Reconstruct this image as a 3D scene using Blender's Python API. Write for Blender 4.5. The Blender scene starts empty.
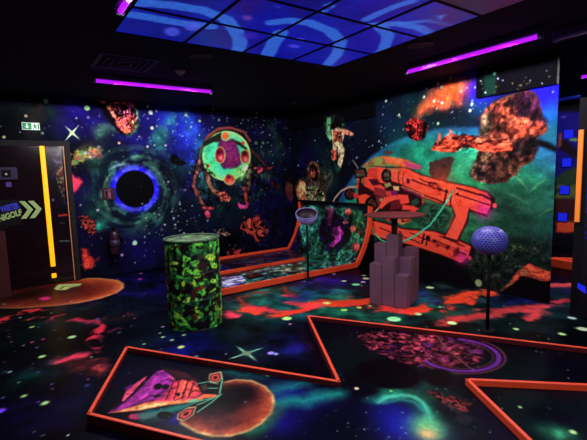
import bpy, bmesh, math, random
import numpy as np
from mathutils import Vector, Matrix

# ------------------------------------------------------------------ camera
F = 411.97
PITCH, ROLL, YAW = math.radians(6.4012), math.radians(-1.6267), math.radians(34.7212)
EYE = np.array([0.0, 0.0, 1.6])
_fw = np.array([math.sin(YAW), math.cos(YAW), 0.0]); _rt = np.array([math.cos(YAW), -math.sin(YAW), 0.0]); _up = np.array([0, 0, 1.0])
_f = _fw*math.cos(PITCH) - _up*math.sin(PITCH)
_u = _up*math.cos(PITCH) + _fw*math.sin(PITCH)
_r = _rt*math.cos(ROLL) + _u*math.sin(ROLL)
_v = _u*math.cos(ROLL) - _rt*math.sin(ROLL)
cam_data = bpy.data.cameras.new('camera'); cam = bpy.data.objects.new('camera', cam_data)
bpy.context.scene.collection.objects.link(cam)
cam_data.sensor_width = 36.0; cam_data.lens = 36.0*F/587.0; cam_data.clip_start = 0.02
cam.matrix_world = Matrix(((_r[0], _v[0], -_f[0], EYE[0]), (_r[1], _v[1], -_f[1], EYE[1]), (_r[2], _v[2], -_f[2], EYE[2]), (0, 0, 0, 1)))
S = bpy.context.scene; S.camera = cam
# ------------------------------------------------------------------ world, lights, exposure
S.view_settings.view_transform = 'Standard'; S.view_settings.look = 'None'
S.view_settings.gamma = 1.0; S.view_settings.exposure = 0.0
W = bpy.data.worlds.new('night'); S.world = W; W.use_nodes = True
W.node_tree.nodes['Background'].inputs[0].default_value = (0.55, 0.5, 1.0, 1)
W.node_tree.nodes['Background'].inputs[1].default_value = 0.06
COL = S.collection
def area(name, loc, sx, sy, power, color, rot=(0, 0, 0), spread=math.pi):
    l = bpy.data.lights.new(name, 'AREA'); l.shape = 'RECTANGLE'; l.size = sx; l.size_y = sy
    l.energy = power; l.color = color; l.spread = spread
    o = bpy.data.objects.new(name, l); COL.objects.link(o); o.location = loc; o.rotation_euler = rot
    return o
WARM = (1.0, 0.93, 1.0)
def tube_light(name, cx, cy, length, along_x, power):
    # the tube shines down and sideways; its housing shades the ceiling: a row of small soft lights on the tube's axis
    for k in range(4):
        t = (k-1.5)/4*length; l = bpy.data.lights.new(name, 'SPOT'); l.spot_size = math.radians(180); l.spot_blend = 0.0; l.energy = power/4; l.color = WARM; l.shadow_soft_size = 0.06
        o = bpy.data.objects.new(name, l); COL.objects.link(o); o.location = (cx+t if along_x else cx, cy if along_x else cy+t, 2.745)
tube_light('tube_light_back', 1.75, 5.57, 1.5, True, 215)
tube_light('tube_light_right', 4.10, 2.67, 1.5, False, 140)
tube_light('tube_light_left', 0.78, 2.45, 1.5, False, 80)
tube_light('fill_light_behind', 2.2, -0.9, 1.5, True, 170)  # added fill light behind the camera, no tube modelled there
tube_light('tube_light_far', 6.55, 1.75, 1.5, False, 260)
area('panel_light', (2.12, 2.1, 2.80), 2.4, 3.4, 48, (0.5, 0.5, 1.0))

# ------------------------------------------------------------------ pixel -> point on a known surface of the room
XW, YW, ZC = 5.10, 7.35, 2.86          # right wall, back wall, ceiling
def ray(x, y): return _f + _r*(x-293.5)/F - _v*(y-220)/F
def onz(x, y, z=0.0): d = ray(x, y); return EYE + d*((z-EYE[2])/d[2])
def onx(x, y, X=XW): d = ray(x, y); return EYE + d*((X-EYE[0])/d[0])
def ony(x, y, Y=YW): d = ray(x, y); return EYE + d*((Y-EYE[1])/d[1])

# ------------------------------------------------------------------ object helpers
def link(o): COL.objects.link(o); return o
def props(o, label=None, cat=None, group=None, kind=None):
    if label: o['label'] = label
    if cat: o['category'] = cat
    if group: o['group'] = group
    if kind: o['kind'] = kind
    return o
def thing(name, label, cat, loc=(0, 0, 0), rotz=0.0, group=None):
    o = link(bpy.data.objects.new(name, None)); o.location = loc; o.rotation_euler = (0, 0, rotz)
    o.empty_display_size = 0.1
    return props(o, label, cat, group)
def obj(name, bm, m, parent=None, smooth=False):
    me = bpy.data.meshes.new(name)
    bmesh.ops.recalc_face_normals(bm, faces=bm.faces[:])
    bm.to_mesh(me); bm.free()
    if smooth:
        for p in me.polygons: p.use_smooth = True
    if m: me.materials.append(m)
    o = link(bpy.data.objects.new(name, me))
    if parent: o.parent = parent
    return o
def BM(): return bmesh.new()
def add_box(bm, lo, hi, bevel=0.0, mat=None):
    r = bmesh.ops.create_cube(bm, size=1.0)
    vs = r['verts']
    c = [(a+b)/2 for a, b in zip(lo, hi)]; s = [abs(b-a) for a, b in zip(lo, hi)]
    for v in vs: v.co = Vector((v.co.x*s[0]+c[0], v.co.y*s[1]+c[1], v.co.z*s[2]+c[2]))
    if bevel:
        es = list({e for v in vs for e in v.link_edges})
        rr = bmesh.ops.bevel(bm, geom=es, offset=bevel, segments=2, affect='EDGES')
        vs = list({v for f in rr['faces'] for v in f.verts} | {v for v in vs if v.is_valid})
    if mat is not None: bmesh.ops.transform(bm, matrix=mat, verts=vs)
    return vs
def add_prism(bm, pts, z0, z1, mat=None):
    lo = [bm.verts.new((p[0], p[1], z0)) for p in pts]; hi = [bm.verts.new((p[0], p[1], z1)) for p in pts]
    n = len(pts); bm.faces.new(lo[::-1]); bm.faces.new(hi)
    for i in range(n): bm.faces.new((lo[i], lo[(i+1) % n], hi[(i+1) % n], hi[i]))
    if mat is not None: bmesh.ops.transform(bm, matrix=mat, verts=lo+hi)
    return lo+hi
def add_lathe(bm, prof, n=48, mat=None):
    rings = []
    for r, z in prof:
        if r < 1e-6: rings.append([bm.verts.new((0, 0, z))])
        else: rings.append([bm.verts.new((r*math.cos(2*math.pi*k/n), r*math.sin(2*math.pi*k/n), z)) for k in range(n)])
    for a, b in zip(rings, rings[1:]):
        for k in range(n):
            k2 = (k+1) % n
            if len(a) == 1 and len(b) == 1: continue
            if len(a) == 1: bm.faces.new((a[0], b[k], b[k2]))
            elif len(b) == 1: bm.faces.new((a[k], a[k2], b[0]))
            else: bm.faces.new((a[k], a[k2], b[k2], b[k]))
    vs = [v for r in rings for v in r]
    if mat is not None: bmesh.ops.transform(bm, matrix=mat, verts=vs)
    return vs
def add_sweep(bm, path, w, h):
    """rectangular strip swept along a 3-D path; w,h = vectors giving the two half sides at each point"""
    rings = []
    for i, p in enumerate(path):
        a, b = w[i], h[i]; p = Vector(p)
        rings.append([bm.verts.new(p+s*a+t*b) for s, t in ((-1, -1), (1, -1), (1, 1), (-1, 1))])
    for a, b in zip(rings, rings[1:]):
        for k in range(4): bm.faces.new((a[k], a[(k+1) % 4], b[(k+1) % 4], b[k]))
    bm.faces.new(rings[0][::-1]); bm.faces.new(rings[-1])

# ------------------------------------------------------------------ materials
def lin(c):
    c = np.asarray(c, float)/255.0
    return np.where(c <= 0.04045, c/12.92, ((c+0.055)/1.055)**2.4)
def mat(name, rgb, rough=0.7, spec=0.2, emit=0.0, noise=0.0, nscale=20.0, metal=0.0, erg=None, bump=0.0):
    m = bpy.data.materials.new(name); m.use_nodes = True; nt = m.node_tree; b = nt.nodes['Principled BSDF']
    c = list(lin(rgb))+[1]
    b.inputs['Base Color'].default_value = c; b.inputs['Roughness'].default_value = rough
    b.inputs['Specular IOR Level'].default_value = spec; b.inputs['Metallic'].default_value = metal
    tc = nt.nodes.new('ShaderNodeTexCoord'); nz = nt.nodes.new('ShaderNodeTexNoise')
    nz.inputs['Scale'].default_value = nscale; nt.links.new(tc.outputs['Object'], nz.inputs['Vector'])
    if noise:
        mx = nt.nodes.new('ShaderNodeMix'); mx.data_type = 'RGBA'
        mx.inputs[6].default_value = [x*(1-noise) for x in c[:3]]+[1]; mx.inputs[7].default_value = [min(1, x*(1+noise)) for x in c[:3]]+[1]
        nt.links.new(nz.outputs['Fac'], mx.inputs[0]); nt.links.new(mx.outputs[2], b.inputs['Base Color'])
    if bump:
        bp = nt.nodes.new('ShaderNodeBump'); bp.inputs['Strength'].default_value = bump
        nt.links.new(nz.outputs['Fac'], bp.inputs['Height']); nt.links.new(bp.outputs['Normal'], b.inputs['Normal'])
    if emit:
        b.inputs['Emission Color'].default_value = list(lin(erg or rgb))+[1]; b.inputs['Emission Strength'].default_value = emit
    return m
def print_mat(name, rough=0.75, spec=0.05, gain=1.0, emit=0.0):
    """printed or painted surface: the pattern lives in the mesh, fine grain comes from nodes"""
    m = bpy.data.materials.new(name); m.use_nodes = True; nt = m.node_tree; b = nt.nodes['Principled BSDF']
    at = nt.nodes.new('ShaderNodeAttribute'); at.attribute_name = 'print'
    tc = nt.nodes.new('ShaderNodeTexCoord'); nz = nt.nodes.new('ShaderNodeTexNoise'); nz.inputs['Scale'].default_value = 32
    nz.inputs['Detail'].default_value = 3
    nt.links.new(tc.outputs['Object'], nz.inputs['Vector'])
    mr = nt.nodes.new('ShaderNodeMapRange'); mr.inputs[3].default_value = 0.5*gain; mr.inputs[4].default_value = 1.5*gain
    nt.links.new(nz.outputs['Fac'], mr.inputs[0])
    vm = nt.nodes.new('ShaderNodeVectorMath'); vm.operation = 'SCALE'
    nt.links.new(at.outputs['Color'], vm.inputs[0]); nt.links.new(mr.outputs[0], vm.inputs['Scale'])
    nt.links.new(vm.outputs[0], b.inputs['Base Color'])
    b.inputs['Roughness'].default_value = rough; b.inputs['Specular IOR Level'].default_value = spec
    if emit:
        nt.links.new(vm.outputs[0], b.inputs['Emission Color']); b.inputs['Emission Strength'].default_value = emit
    return m

M = dict(
    ceiling=mat('ceiling_paint', (22, 19, 44), 0.8, 0.1, noise=0.2, nscale=6),
    black=mat('black_paint', (9, 7, 12), 0.7, 0.12, noise=0.3),
    blackgloss=mat('black_gloss', (14, 11, 18), 0.16, 0.5, noise=0.3),
    kerb=mat('orange_kerb', (250, 80, 40), 0.45, 0.3, noise=0.12, nscale=9),
    kerb_shaded=mat('shaded_kerb_side', (84, 20, 22), 0.5, 0.3, noise=0.25, nscale=12),
    violet=mat('violet_tube', (150, 20, 235), 0.4, 0.3, emit=1.25, erg=(176, 22, 238)),
    tube_off=mat('dim_tube', (120, 110, 150), 0.4, 0.3, noise=0.1),
    housing=mat('lamp_housing', (70, 62, 92), 0.45, 0.4, noise=0.1),
    vent=mat('vent_plastic', (62, 48, 92), 0.6, 0.2, noise=0.1),
    detector=mat('detector_plastic', (190, 170, 170), 0.5, 0.3, noise=0.1),
    tower=mat('tower_paint', (116, 80, 92), 0.55, 0.3, noise=0.22, nscale=5),
    disc=mat('disc_paint', (92, 32, 32), 0.6, 0.2, noise=0.3, nscale=9),
    post=mat('post_paint', (70, 34, 40), 0.6, 0.2, noise=0.2),
    yellow=mat('yellow_strip', (255, 190, 20), 0.4, 0.3, emit=0.75, erg=(255, 176, 12)),
    orange=mat('orange_strip', (235, 130, 40), 0.4, 0.3, emit=0.35, erg=(220, 120, 30)),
    door=mat('door_leaf', (20, 8, 12), 0.12, 0.25, noise=0.3, nscale=3),
    frame=mat('door_frame', (14, 8, 14), 0.7, 0.3, noise=0.2),
    amber=mat('amber_edge', (190, 130, 80), 0.4, 0.3, noise=0.2),
    signgreen=mat('sign_lime', (165, 196, 120), 0.5, 0.2, noise=0.08),
    signblue=mat('sign_blue', (60, 66, 205), 0.5, 0.2, noise=0.08),
    signboard=mat('sign_board', (12, 6, 12), 0.5, 0.15, noise=0.2),
    exitgreen=mat('exit_green', (30, 140, 80), 0.4, 0.3, emit=0.35, erg=(40, 150, 90)),
    exitwhite=mat('exit_white', (220, 235, 225), 0.4, 0.3, emit=0.4, erg=(210, 230, 220)),
    maroon=mat('dim_red', (70, 22, 38), 0.5, 0.3, noise=0.2),
    maroon2=mat('dim_pink', (120, 60, 80), 0.5, 0.3, noise=0.2),
    extinguisher=mat('extinguisher_red', (36, 15, 32), 0.35, 0.4, noise=0.2),
    box=mat('device_box', (44, 32, 60), 0.5, 0.3, noise=0.2),
    wood=mat('brown_wood', (64, 24, 24), 0.6, 0.2, noise=0.5, nscale=7),
    blue=mat('blue_light', (20, 30, 200), 0.5, 0.2, emit=0.7, erg=(24, 34, 205)),
    lilac=mat('lilac_plastic', (140, 135, 215), 0.45, 0.3, noise=0.1),
    rack=mat('ball_cup_inside', (40, 20, 34), 0.5, 0.3, noise=0.6, nscale=30),
    soffit=mat('soffit_paint', (9, 7, 18), 0.7, 0.1, noise=0.2),
)

# ------------------------------------------------------------------ the painter: a mural is worked out in metres on its own wall
rng = np.random.default_rng(7)
def value_noise(x, y, seed):
    xi = np.floor(x).astype(np.int64); yi = np.floor(y).astype(np.int64); fx = x-xi; fy = y-yi
    fx = fx*fx*(3-2*fx); fy = fy*fy*(3-2*fy)
    def h(a, b):
        n = (a*374761393 + b*668265263 + seed*1442695041) & 0xFFFFFFFF
        n = ((n ^ (n >> 13))*1274126177) & 0xFFFFFFFF
        return ((n ^ (n >> 16)) & 0xFFFF)/65535.0
    return (h(xi, yi)*(1-fx)+h(xi+1, yi)*fx)*(1-fy)+(h(xi, yi+1)*(1-fx)+h(xi+1, yi+1)*fx)*fy
def fbm(x, y, s, seed, oct=4):
    v = 0; a = 0.5; t = 0
    for k in range(oct):
        v = v + a*value_noise(x*s+17*k, y*s-9*k, seed+k); t += a; a *= 0.55; s *= 2.03
    return v/t
class Mural:
    def __init__(s, us, vs, base, conv):
        s.us = np.asarray(us); s.vs = np.asarray(vs); s.U, s.V = np.meshgrid(s.us, s.vs)
        s.C = np.zeros(s.U.shape+(3,)); s.C[:] = base; s.conv = conv
    def P(s, pts): return np.array([s.conv(*p) for p in pts])
    def n(s, sl, scale, seed, oct=4, ax=1.0, ay=1.0): return fbm(s.U[sl]*ax, s.V[sl]*ay, scale, seed, oct)
    def box(s, q, m):
        i0 = np.searchsorted(s.us, q[:, 0].min()-m); i1 = np.searchsorted(s.us, q[:, 0].max()+m)
        j0 = np.searchsorted(s.vs, q[:, 1].min()-m); j1 = np.searchsorted(s.vs, q[:, 1].max()+m)
        return (slice(j0, j1), slice(i0, i1))
    def sdf(s, q, sl, rough=0.0, rs=8.0, seed=3):
        x = s.U[sl]; y = s.V[sl]
        if rough:
            x = x + rough*(s.n(sl, rs, seed, 3)-0.5)*2; y = y + rough*(s.n(sl, rs, seed+50, 3)-0.5)*2
        d = np.full(x.shape, 1e9); ins = np.zeros(x.shape, bool)
        k = len(q)
        for i in range(k):
            a = q[i]; b = q[(i+1) % k]; e = b-a; w0 = x-a[0]; w1 = y-a[1]
            t = np.clip((w0*e[0]+w1*e[1])/max(e@e, 1e-12), 0, 1)
            d = np.minimum(d, (w0-e[0]*t)**2+(w1-e[1]*t)**2)
            if a[1] != b[1]:
                c = ((a[1] > y) != (b[1] > y)) & (x < (b[0]-a[0])*(y-a[1])/(b[1]-a[1])+a[0])
                ins ^= c
        d = np.sqrt(d); return np.where(ins, -d, d)
    def put(s, sl, a, col):
        a = a[..., None] if a.ndim == 2 else a
        s.C[sl] = s.C[sl]*(1-a)+np.asarray(col)*a
    def poly(s, pts, col, soft=0.015, rough=0.0, rs=8.0, seed=3, op=1.0, q=None):
        q = s.P(pts) if q is None else q; sl = s.box(q, soft+rough*1.5)
        if s.U[sl].size == 0: return
        d = s.sdf(q, sl, rough, rs, seed)
        s.put(sl, op*np.clip(0.5-d/soft, 0, 1), col)
    def ramp(s, pts, stops, soft=0.015, rough=0.0, rs=8.0, seed=3):
        """fill coloured by distance in from the outline; stops = [(distance, colour)]"""
        q = s.P(pts); sl = s.box(q, soft+rough*1.5); d = s.sdf(q, sl, rough, rs, seed)
        ds = [t[0] for t in stops]; cc = np.stack([np.interp(-d, ds, [t[1][k] for t in stops]) for k in range(3)], -1)
        s.put(sl, np.clip(0.5-d/soft, 0, 1), cc)
    def mottle(s, pts, cols, scale=9.0, rough=0.03, soft=0.015, seed=5, ax=1.0, ay=1.0, hard=0.07, ridge=False, op=1.0, cover=1.0):
        """fill with broken patches of several colours (rock, splashes, foliage)"""
        q = s.P(pts); sl = s.box(q, soft+rough*1.5)
        if s.U[sl].size == 0: return
        d = s.sdf(q, sl, rough, 9.0, seed)
        v = s.n(sl, scale, seed+11, 4, ax, ay)
        if ridge: v = np.abs(v-0.5)*3.2
        else: v = (v-0.5)*2.1+0.5
        k = len(cols); cc = np.zeros(v.shape+(3,)); cc[:] = cols[0]
        for i in range(1, k):
            t = np.clip((v-i/k)/hard+0.5, 0, 1)[..., None]; cc = cc*(1-t)+np.array(cols[i])*t
        a = np.clip(0.5-d/soft, 0, 1)*op
        if cover < 1:
            v2 = s.n(sl, scale*1.3, seed+77, 3); a = a*np.clip((cover-((v2-0.5)*2.1+0.5))/0.08+0.5, 0, 1)
        s.put(sl, a, cc)
    def grain(s, pts, scale=14.0, amt=0.8, seed=61, soft=0.03, ax=1.0, ay=1.0, hi=1.35):
        """fine printed relief: dark creases and lighter ridges in the artwork"""
        if pts is None: sl = (slice(None), slice(None)); a = 1.0
        else:
            q = s.P(pts); sl = s.box(q, soft)
            if s.U[sl].size == 0: return
            a = np.clip(0.5-s.sdf(q, sl)/soft, 0, 1)
        v = (s.n(sl, scale, seed, 5, ax, ay)-0.5)*3.4; w = (s.n(sl, scale*0.4, seed+5, 3, ax, ay)-0.5)*1.6
        k = np.clip(1+amt*(v+w*0.6), 0.12, hi+0.25)
        k = 1+(k-1)*a
        s.C[sl] = np.clip(s.C[sl]*k[..., None], 0, 255)
    def glow(s, pt, r, col, op=1.0, ar=1.0, noise=0.6, ns=2.5, seed=9, ang=0.0):
        c = s.P([pt])[0]; q = np.array([c-2.2*r*max(ar, 1), c+2.2*r*max(ar, 1)]); sl = s.box(q, 0)
        if s.U[sl].size == 0: return
        x = s.U[sl]-c[0]; y = s.V[sl]-c[1]; ca, sa = math.cos(ang), math.sin(ang)
        x, y = (x*ca+y*sa)/ar, -x*sa+y*ca
        g = np.exp(-(x*x+y*y)/(r*r)*1.2)
        v = np.clip(1-noise+noise*((s.n(sl, ns, seed, 5)-0.5)*3.2+0.5), 0, 1.4)
        g = np.clip(op*g*v*(x*x+y*y < (2.1*r)**2), 0, 1)
        s.put(sl, g, col)
    def stroke(s, pts, w, col, soft=0.012, rough=0.0, op=1.0, seed=3, taper=False, tex=0.0):
        q = s.P(pts); sl = s.box(q, w+rough*1.5)
        if s.U[sl].size == 0: return
        x = s.U[sl]; y = s.V[sl]
        if rough:
            x = x+rough*(s.n(sl, 7, seed, 3)-0.5)*2; y = y+rough*(s.n(sl, 7, seed+50, 3)-0.5)*2
        d = np.full(x.shape, 1e9); n = len(q)
        for i in range(n-1):
            a, b = q[i], q[i+1]; e = b-a; t = np.clip(((x-a[0])*e[0]+(y-a[1])*e[1])/max(e@e, 1e-12), 0, 1)
            ww = w/2
            if taper: u = (i+t)/(n-1); ww = w/2*np.clip(1-np.abs(2*u-1), 0.05, 1)
            d = np.minimum(d, np.sqrt((x-a[0]-e[0]*t)**2+(y-a[1]-e[1]*t)**2)-ww)
        a_ = op*np.clip(0.5-d/soft, 0, 1)
        if tex: a_ = a_*np.clip(((s.n(sl, tex, seed+9, 4)-.5)*2.6+.5-.06)*3.0, 0, 1)
        s.put(sl, a_, col)
    def ell(s, cx, cy, rx, ry, col, ang=0.0, **k):
        s.poly(ellpts(cx, cy, rx, ry, ang), col, **k)
    def dot(s, p, r, col, soft=0.012, op=1.0):
        c = s.P([p])[0]; s.dotq(c, r, col, soft, op)
    def dotq(s, c, r, col, soft=0.012, op=1.0, sx=1.0):
        q = np.array([c-r*2-soft, c+r*2+soft]); sl = s.box(q, 0)
        if s.U[sl].size == 0: return
        d = np.hypot((s.U[sl]-c[0])/sx, s.V[sl]-c[1])-r
        s.put(sl, op*np.clip(0.5-d/soft, 0, 1), col)
    def stars(s, n, u0, u1, v0, v1, r=(0.007, 0.016), seed=1, cols=((190, 225, 200), (150, 200, 190), (200, 190, 220)), sx=1.0, where=None):
        g = np.random.default_rng(seed)
        for i in range(n):
            c = np.array([g.uniform(u0, u1), g.uniform(v0, v1)]); k = g.random()
            rr = r[0]*.9+(r[1]*.75-r[0])*k**4; col = cols[int(g.integers(len(cols)))]
            if where is not None and not where(c): continue
            s.dotq(c, rr, col, op=0.25+0.75*g.random()**1.3, sx=sx)
def ellpts(cx, cy, rx, ry, ang=0.0, n=40):
    ca, sa = math.cos(math.radians(ang)), math.sin(math.radians(ang)); o = []
    for k in range(n):
        a = 2*math.pi*k/n; x = rx*math.cos(a); y = ry*math.sin(a); o.append((cx+x*ca-y*sa, cy+x*sa+y*ca))
    return o
def inside(q, x, y):
    ins = np.zeros(np.shape(x), bool)
    for i in range(len(q)):
        a = q[i]; b = q[(i+1) % len(q)]
        if a[1] != b[1]: ins ^= ((a[1] > y) != (b[1] > y)) & (x < (b[0]-a[0])*(y-a[1])/(b[1]-a[1])+a[0])
    return ins
def ink(c):
    """fluorescent inks on black: deep blacks, saturated brights"""
    c = np.clip(c, 0, 255)/255.0; l = c.max(-1, keepdims=True)
    g = c.mean(-1, keepdims=True); c = np.clip(g+(c-g)*1.12, 0, 1)
    return lin(np.clip(c*np.power(np.maximum(l, 1e-4), 0.36)*1.12, 0, 1)*255)
def grid_mesh(name, pos, color, m, parent=None, keep=None, closed_u=False):
    """pos: (nv,nu,3) points, color: (nv,nu,3) 0..255"""
    nv, nu = pos.shape[:2]
    idx = np.arange(nv*nu).reshape(nv, nu)
    if closed_u:
        r = np.roll(idx, -1, 1); q = np.stack([idx[:-1], r[:-1], r[1:], idx[1:]], -1)
    else: q = np.stack([idx[:-1, :-1], idx[:-1, 1:], idx[1:, 1:], idx[1:, :-1]], -1)
    if keep is not None: q = q[keep]
    q = q.reshape(-1, 4)
    used = np.zeros(nv*nu, bool); used[q.ravel()] = True
    new = np.cumsum(used)-1; q = new[q]; P = pos.reshape(-1, 3)[used]; Cc = ink(color.reshape(-1, 3)[used])
    me = bpy.data.meshes.new(name)
    me.vertices.add(len(P)); me.vertices.foreach_set('co', P.astype(np.float32).ravel())
    me.loops.add(q.size); me.loops.foreach_set('vertex_index', q.astype(np.int32).ravel())
    me.polygons.add(len(q)); me.polygons.foreach_set('loop_start', np.arange(0, q.size, 4, dtype=np.int32))
    me.polygons.foreach_set('loop_total', np.full(len(q), 4, dtype=np.int32))
    me.update(calc_edges=True)
    at = me.color_attributes.new('print', 'FLOAT_COLOR', 'POINT')
    at.data.foreach_set('color', np.concatenate([Cc, np.ones((len(Cc), 1))], 1).astype(np.float32).ravel())
    me.materials.append(m)
    o = link(bpy.data.objects.new(name, me))
    if parent: o.parent = parent
    return o
# ================================================================== BACK WALL MURAL (named wall_left: it fills the left of the room)
PM = print_mat('space_mural_print')
def clouds(m, sl, spec):
    for (scale, seed, lo, hi, col, op, ax, ay) in spec:
        v = (m.n(sl, scale, seed, 5, ax, ay)-0.5)*2.4+0.5
        m.put(sl, op*np.clip((v-lo)/(hi-lo), 0, 1), col)
ALL = (slice(None), slice(None))
bw = Mural(np.arange(-1.6, XW+0.001, 0.011), np.arange(0.0, ZC+0.012, 0.011), (6, 6, 20), lambda x, y: ony(x, y)[[0, 2]])
clouds(bw, ALL, [(0.9, 21, .45, .95, (20, 12, 70), .8, 1, 1), (1.3, 31, .5, 1.0, (10, 34, 40), .8, 1, 1), (3.0, 41, .6, 1.1, (26, 30, 66), .4, 1, 1)])
for p, r, c, o in [((80, 105), .35, (44, 26, 150), .9), ((65, 128), .3, (40, 22, 130), .7), ((88, 118), .4, (44, 26, 165), .9), ((150, 118), .55, (46, 30, 180), 1), ((132, 145), .3, (44, 34, 190), .9), ((178, 128), .5, (34, 44, 180), 1),
                   ((190, 140), .55, (40, 52, 190), 1), ((172, 108), .3, (30, 60, 190), .9), ((100, 240), .5, (28, 12, 78), .8), ((140, 250), .7, (26, 14, 100), .9), ((85, 190), .3, (34, 18, 90), .6),
                   ((285, 160), .55, (30, 16, 110), .8), ((292, 225), .6, (26, 16, 96), .8), ((262, 205), .4, (24, 16, 80), .7), ((188, 225), .5, (16, 10, 54), .7), ((200, 180), .3, (22, 18, 90), .5)]:
    bw.glow(p, r, c, o*.8, noise=.6, ns=2.2, seed=int(p[0]))
for p, r, c, o in [((104, 133), .14, (60, 110, 90), .8), ((88, 152), .2, (120, 130, 70), .7), ((160, 140), .16, (44, 120, 110), .8), ((166, 132), .13, (50, 120, 120), .7), ((40, 118), .35, (30, 54, 50), .8), ((20, 110), .3, (24, 44, 40), .6),
                   ((98, 215), .2, (30, 96, 80), .9), ((99, 226), .09, (40, 190, 150), 1), ((95, 205), .2, (24, 80, 70), .7), ((180, 170), .25, (22, 60, 70), .8), ((212, 190), .35, (26, 66, 60), .8), ((262, 160), .4, (20, 56, 44), .8), ((275, 150), .25, (30, 66, 52), .6),
                   ((272, 180), .22, (34, 76, 66), .7), ((190, 130), .15, (60, 120, 190), .6), ((240, 200), .25, (22, 56, 50), .6), ((150, 215), .4, (14, 44, 46), .7), ((110, 165), .3, (16, 60, 62), .7)]:
    bw.glow(p, r, tuple(x*1.25 for x in c), min(1, o*1.15), noise=.7, ns=4.5, seed=int(p[0])+9)
bw.mottle([(62, 158), (78, 150), (90, 146), (102, 150), (100, 157), (88, 160), (72, 165)], [(150, 90, 60), (190, 190, 90), (90, 150, 100), (210, 90, 90)], 16, .06, .05, 4, op=.85, cover=.7)
bw.mottle([(90, 150), (100, 148), (102, 158), (92, 160)], [(180, 80, 90), (220, 130, 90)], 20, .05, .03, 14, cover=.6)
for pts, w, c in [([(174, 118), (168, 126), (162, 134), (156, 142), (158, 148)], .16, (60, 150, 140)), ([(186, 112), (190, 124), (196, 136), (204, 150)], .2, (40, 80, 170)), ([(98, 132), (106, 128), (114, 128)], .1, (90, 140, 110)), ([(98, 160), (96, 185), (98, 205), (100, 226)], .14, (36, 100, 84)), ([(196, 170), (204, 182), (214, 186)], .18, (44, 96, 84)), ([(262, 172), (272, 182), (280, 192)], .14, (60, 90, 76)), ([(222, 208), (238, 200), (258, 196)], .2, (30, 66, 56)), ([(40, 104), (34, 116), (30, 130)], .2, (70, 60, 56)), ([(270, 125), (280, 140), (284, 160)], .16, (44, 84, 62))]:
    bw.stroke(pts, w, c, soft=.16, rough=.09, op=.75, tex=4, seed=int(pts[0][0]))
# the black hole and its swirl
c0 = bw.P([(135.5, 189)])[0]; R0 = 0.315
dx = bw.U-c0[0]; dy = bw.V-c0[1]; rr = np.hypot(dx, dy); th = np.arctan2(dy, dx)
sw = fbm((th*2.2+7+rr*3.0), rr*7.0, 1.6, 77, 4)
sw = np.clip((sw-0.47)*6.0, 0, 1)
ring = np.clip((rr-R0)/.05, 0, 1)*np.clip((0.88-rr)/.35, 0, 1)
bw.put(ALL, ring*0.6, (16, 30, 52)); bw.put(ALL, ring*sw*0.75, (76, 136, 110))
bl = np.exp(-((rr-R0-.03)/.058)**2); bw.put(ALL, np.clip(bl*1.15, 0, 1), (38, 30, 205))
bw.put(ALL, np.clip(bl*sw*.6, 0, 1), (110, 130, 220))
for a0, a1, r0, r1, w, c, o in [(150, 215, .47, .55, .05, (120, 170, 120), .8), (100, 140, .43, .52, .03, (150, 170, 190), .7), (-10, 70, .52, .47, .035, (90, 140, 140), .7), (60, 110, .6, .5, .05, (70, 120, 100), .7), (-60, 0, .6, .46, .03, (90, 130, 120), .6), (-150, -70, .68, .55, .04, (70, 110, 90), .6), (190, 235, .7, .62, .04, (50, 90, 80), .6), (-30, 30, .72, .6, .04, (50, 84, 80), .6)]:
    pts = [c0+np.array([math.cos(math.radians(a0+(a1-a0)*t/14)), math.sin(math.radians(a0+(a1-a0)*t/14))])*(r0+(r1-r0)*t/14) for t in range(15)]
    cv = bw.conv; bw.conv = lambda x, y: np.array([x, y]); bw.stroke([tuple(p) for p in pts], w, tuple(min(255, x*1.25) for x in c), soft=.05, op=o, taper=True); bw.conv = cv
bw.put(ALL, np.clip(0.5-(rr-R0)/.02, 0, 1), (5, 4, 12))
bw.grain([(70, 95), (300, 110), (300, 250), (70, 275)], 6, .28, 60, 1.0, hi=1.15)
bw.stars(240, .9, 5.1, 0.1, 2.85, (.007, .013), 105, cols=((220, 240, 220), (200, 230, 250)), where=lambda c: math.hypot(*(c-c0)) > .45)
bw.stars(210, -0.2, 5.1, 0.1, 2.85, (.008, .03), 5, where=lambda c: math.hypot(*(c-c0)) > .5)
bw.stars(50, 1.9, 3.3, 2.1, 2.85, (.01, .04), 6); bw.stars(70, 3.4, 4.9, 1.6, 2.85, (.01, .032), 16); bw.stars(60, 1.9, 3.0, .3, 1.6, (.01, .03), 15)
for p, r, c in [((46, 101), .035, (130, 220, 150)), ((87, 108), .04, (160, 215, 150)), ((150.5, 112.5), .035, (190, 215, 180)), ((128, 238), 0, 0), ((134.8, 243), .04, (180, 225, 190)), ((161.8, 229.5), .03, (80, 84, 100)), ((257, 113), .03, (90, 190, 120)),
                ((119, 143), .02, (220, 180, 150)), ((256, 143), .035, (90, 130, 100)), ((263, 143), .03, (100, 140, 110)), ((90, 157), .02, (220, 190, 180)), ((27, 114), 0, 0), ((4, 137), .02, (190, 200, 130)), ((26, 116), .02, (200, 170, 140)), ((213, 108), .03, (200, 210, 210)), ((186, 115), .03, (150, 190, 170)), ((199.6, 121), .025, (150, 190, 170)), ((122, 255), .025, (160, 150, 190)), ((152, 128), .03, (190, 200, 190)), ((122.5, 131), .02, (170, 190, 150))]:
    if r: bw.dot(p, r, c)
# cross-shaped star flare
for a, b in [((65, 126), (80, 140)), ((79, 125), (65, 141))]:
    bw.stroke([a, ((a[0]+b[0])/2, (a[1]+b[1])/2), b], .036, (210, 250, 190), taper=True)
bw.dot((72, 133), .03, (215, 240, 180))
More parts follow.
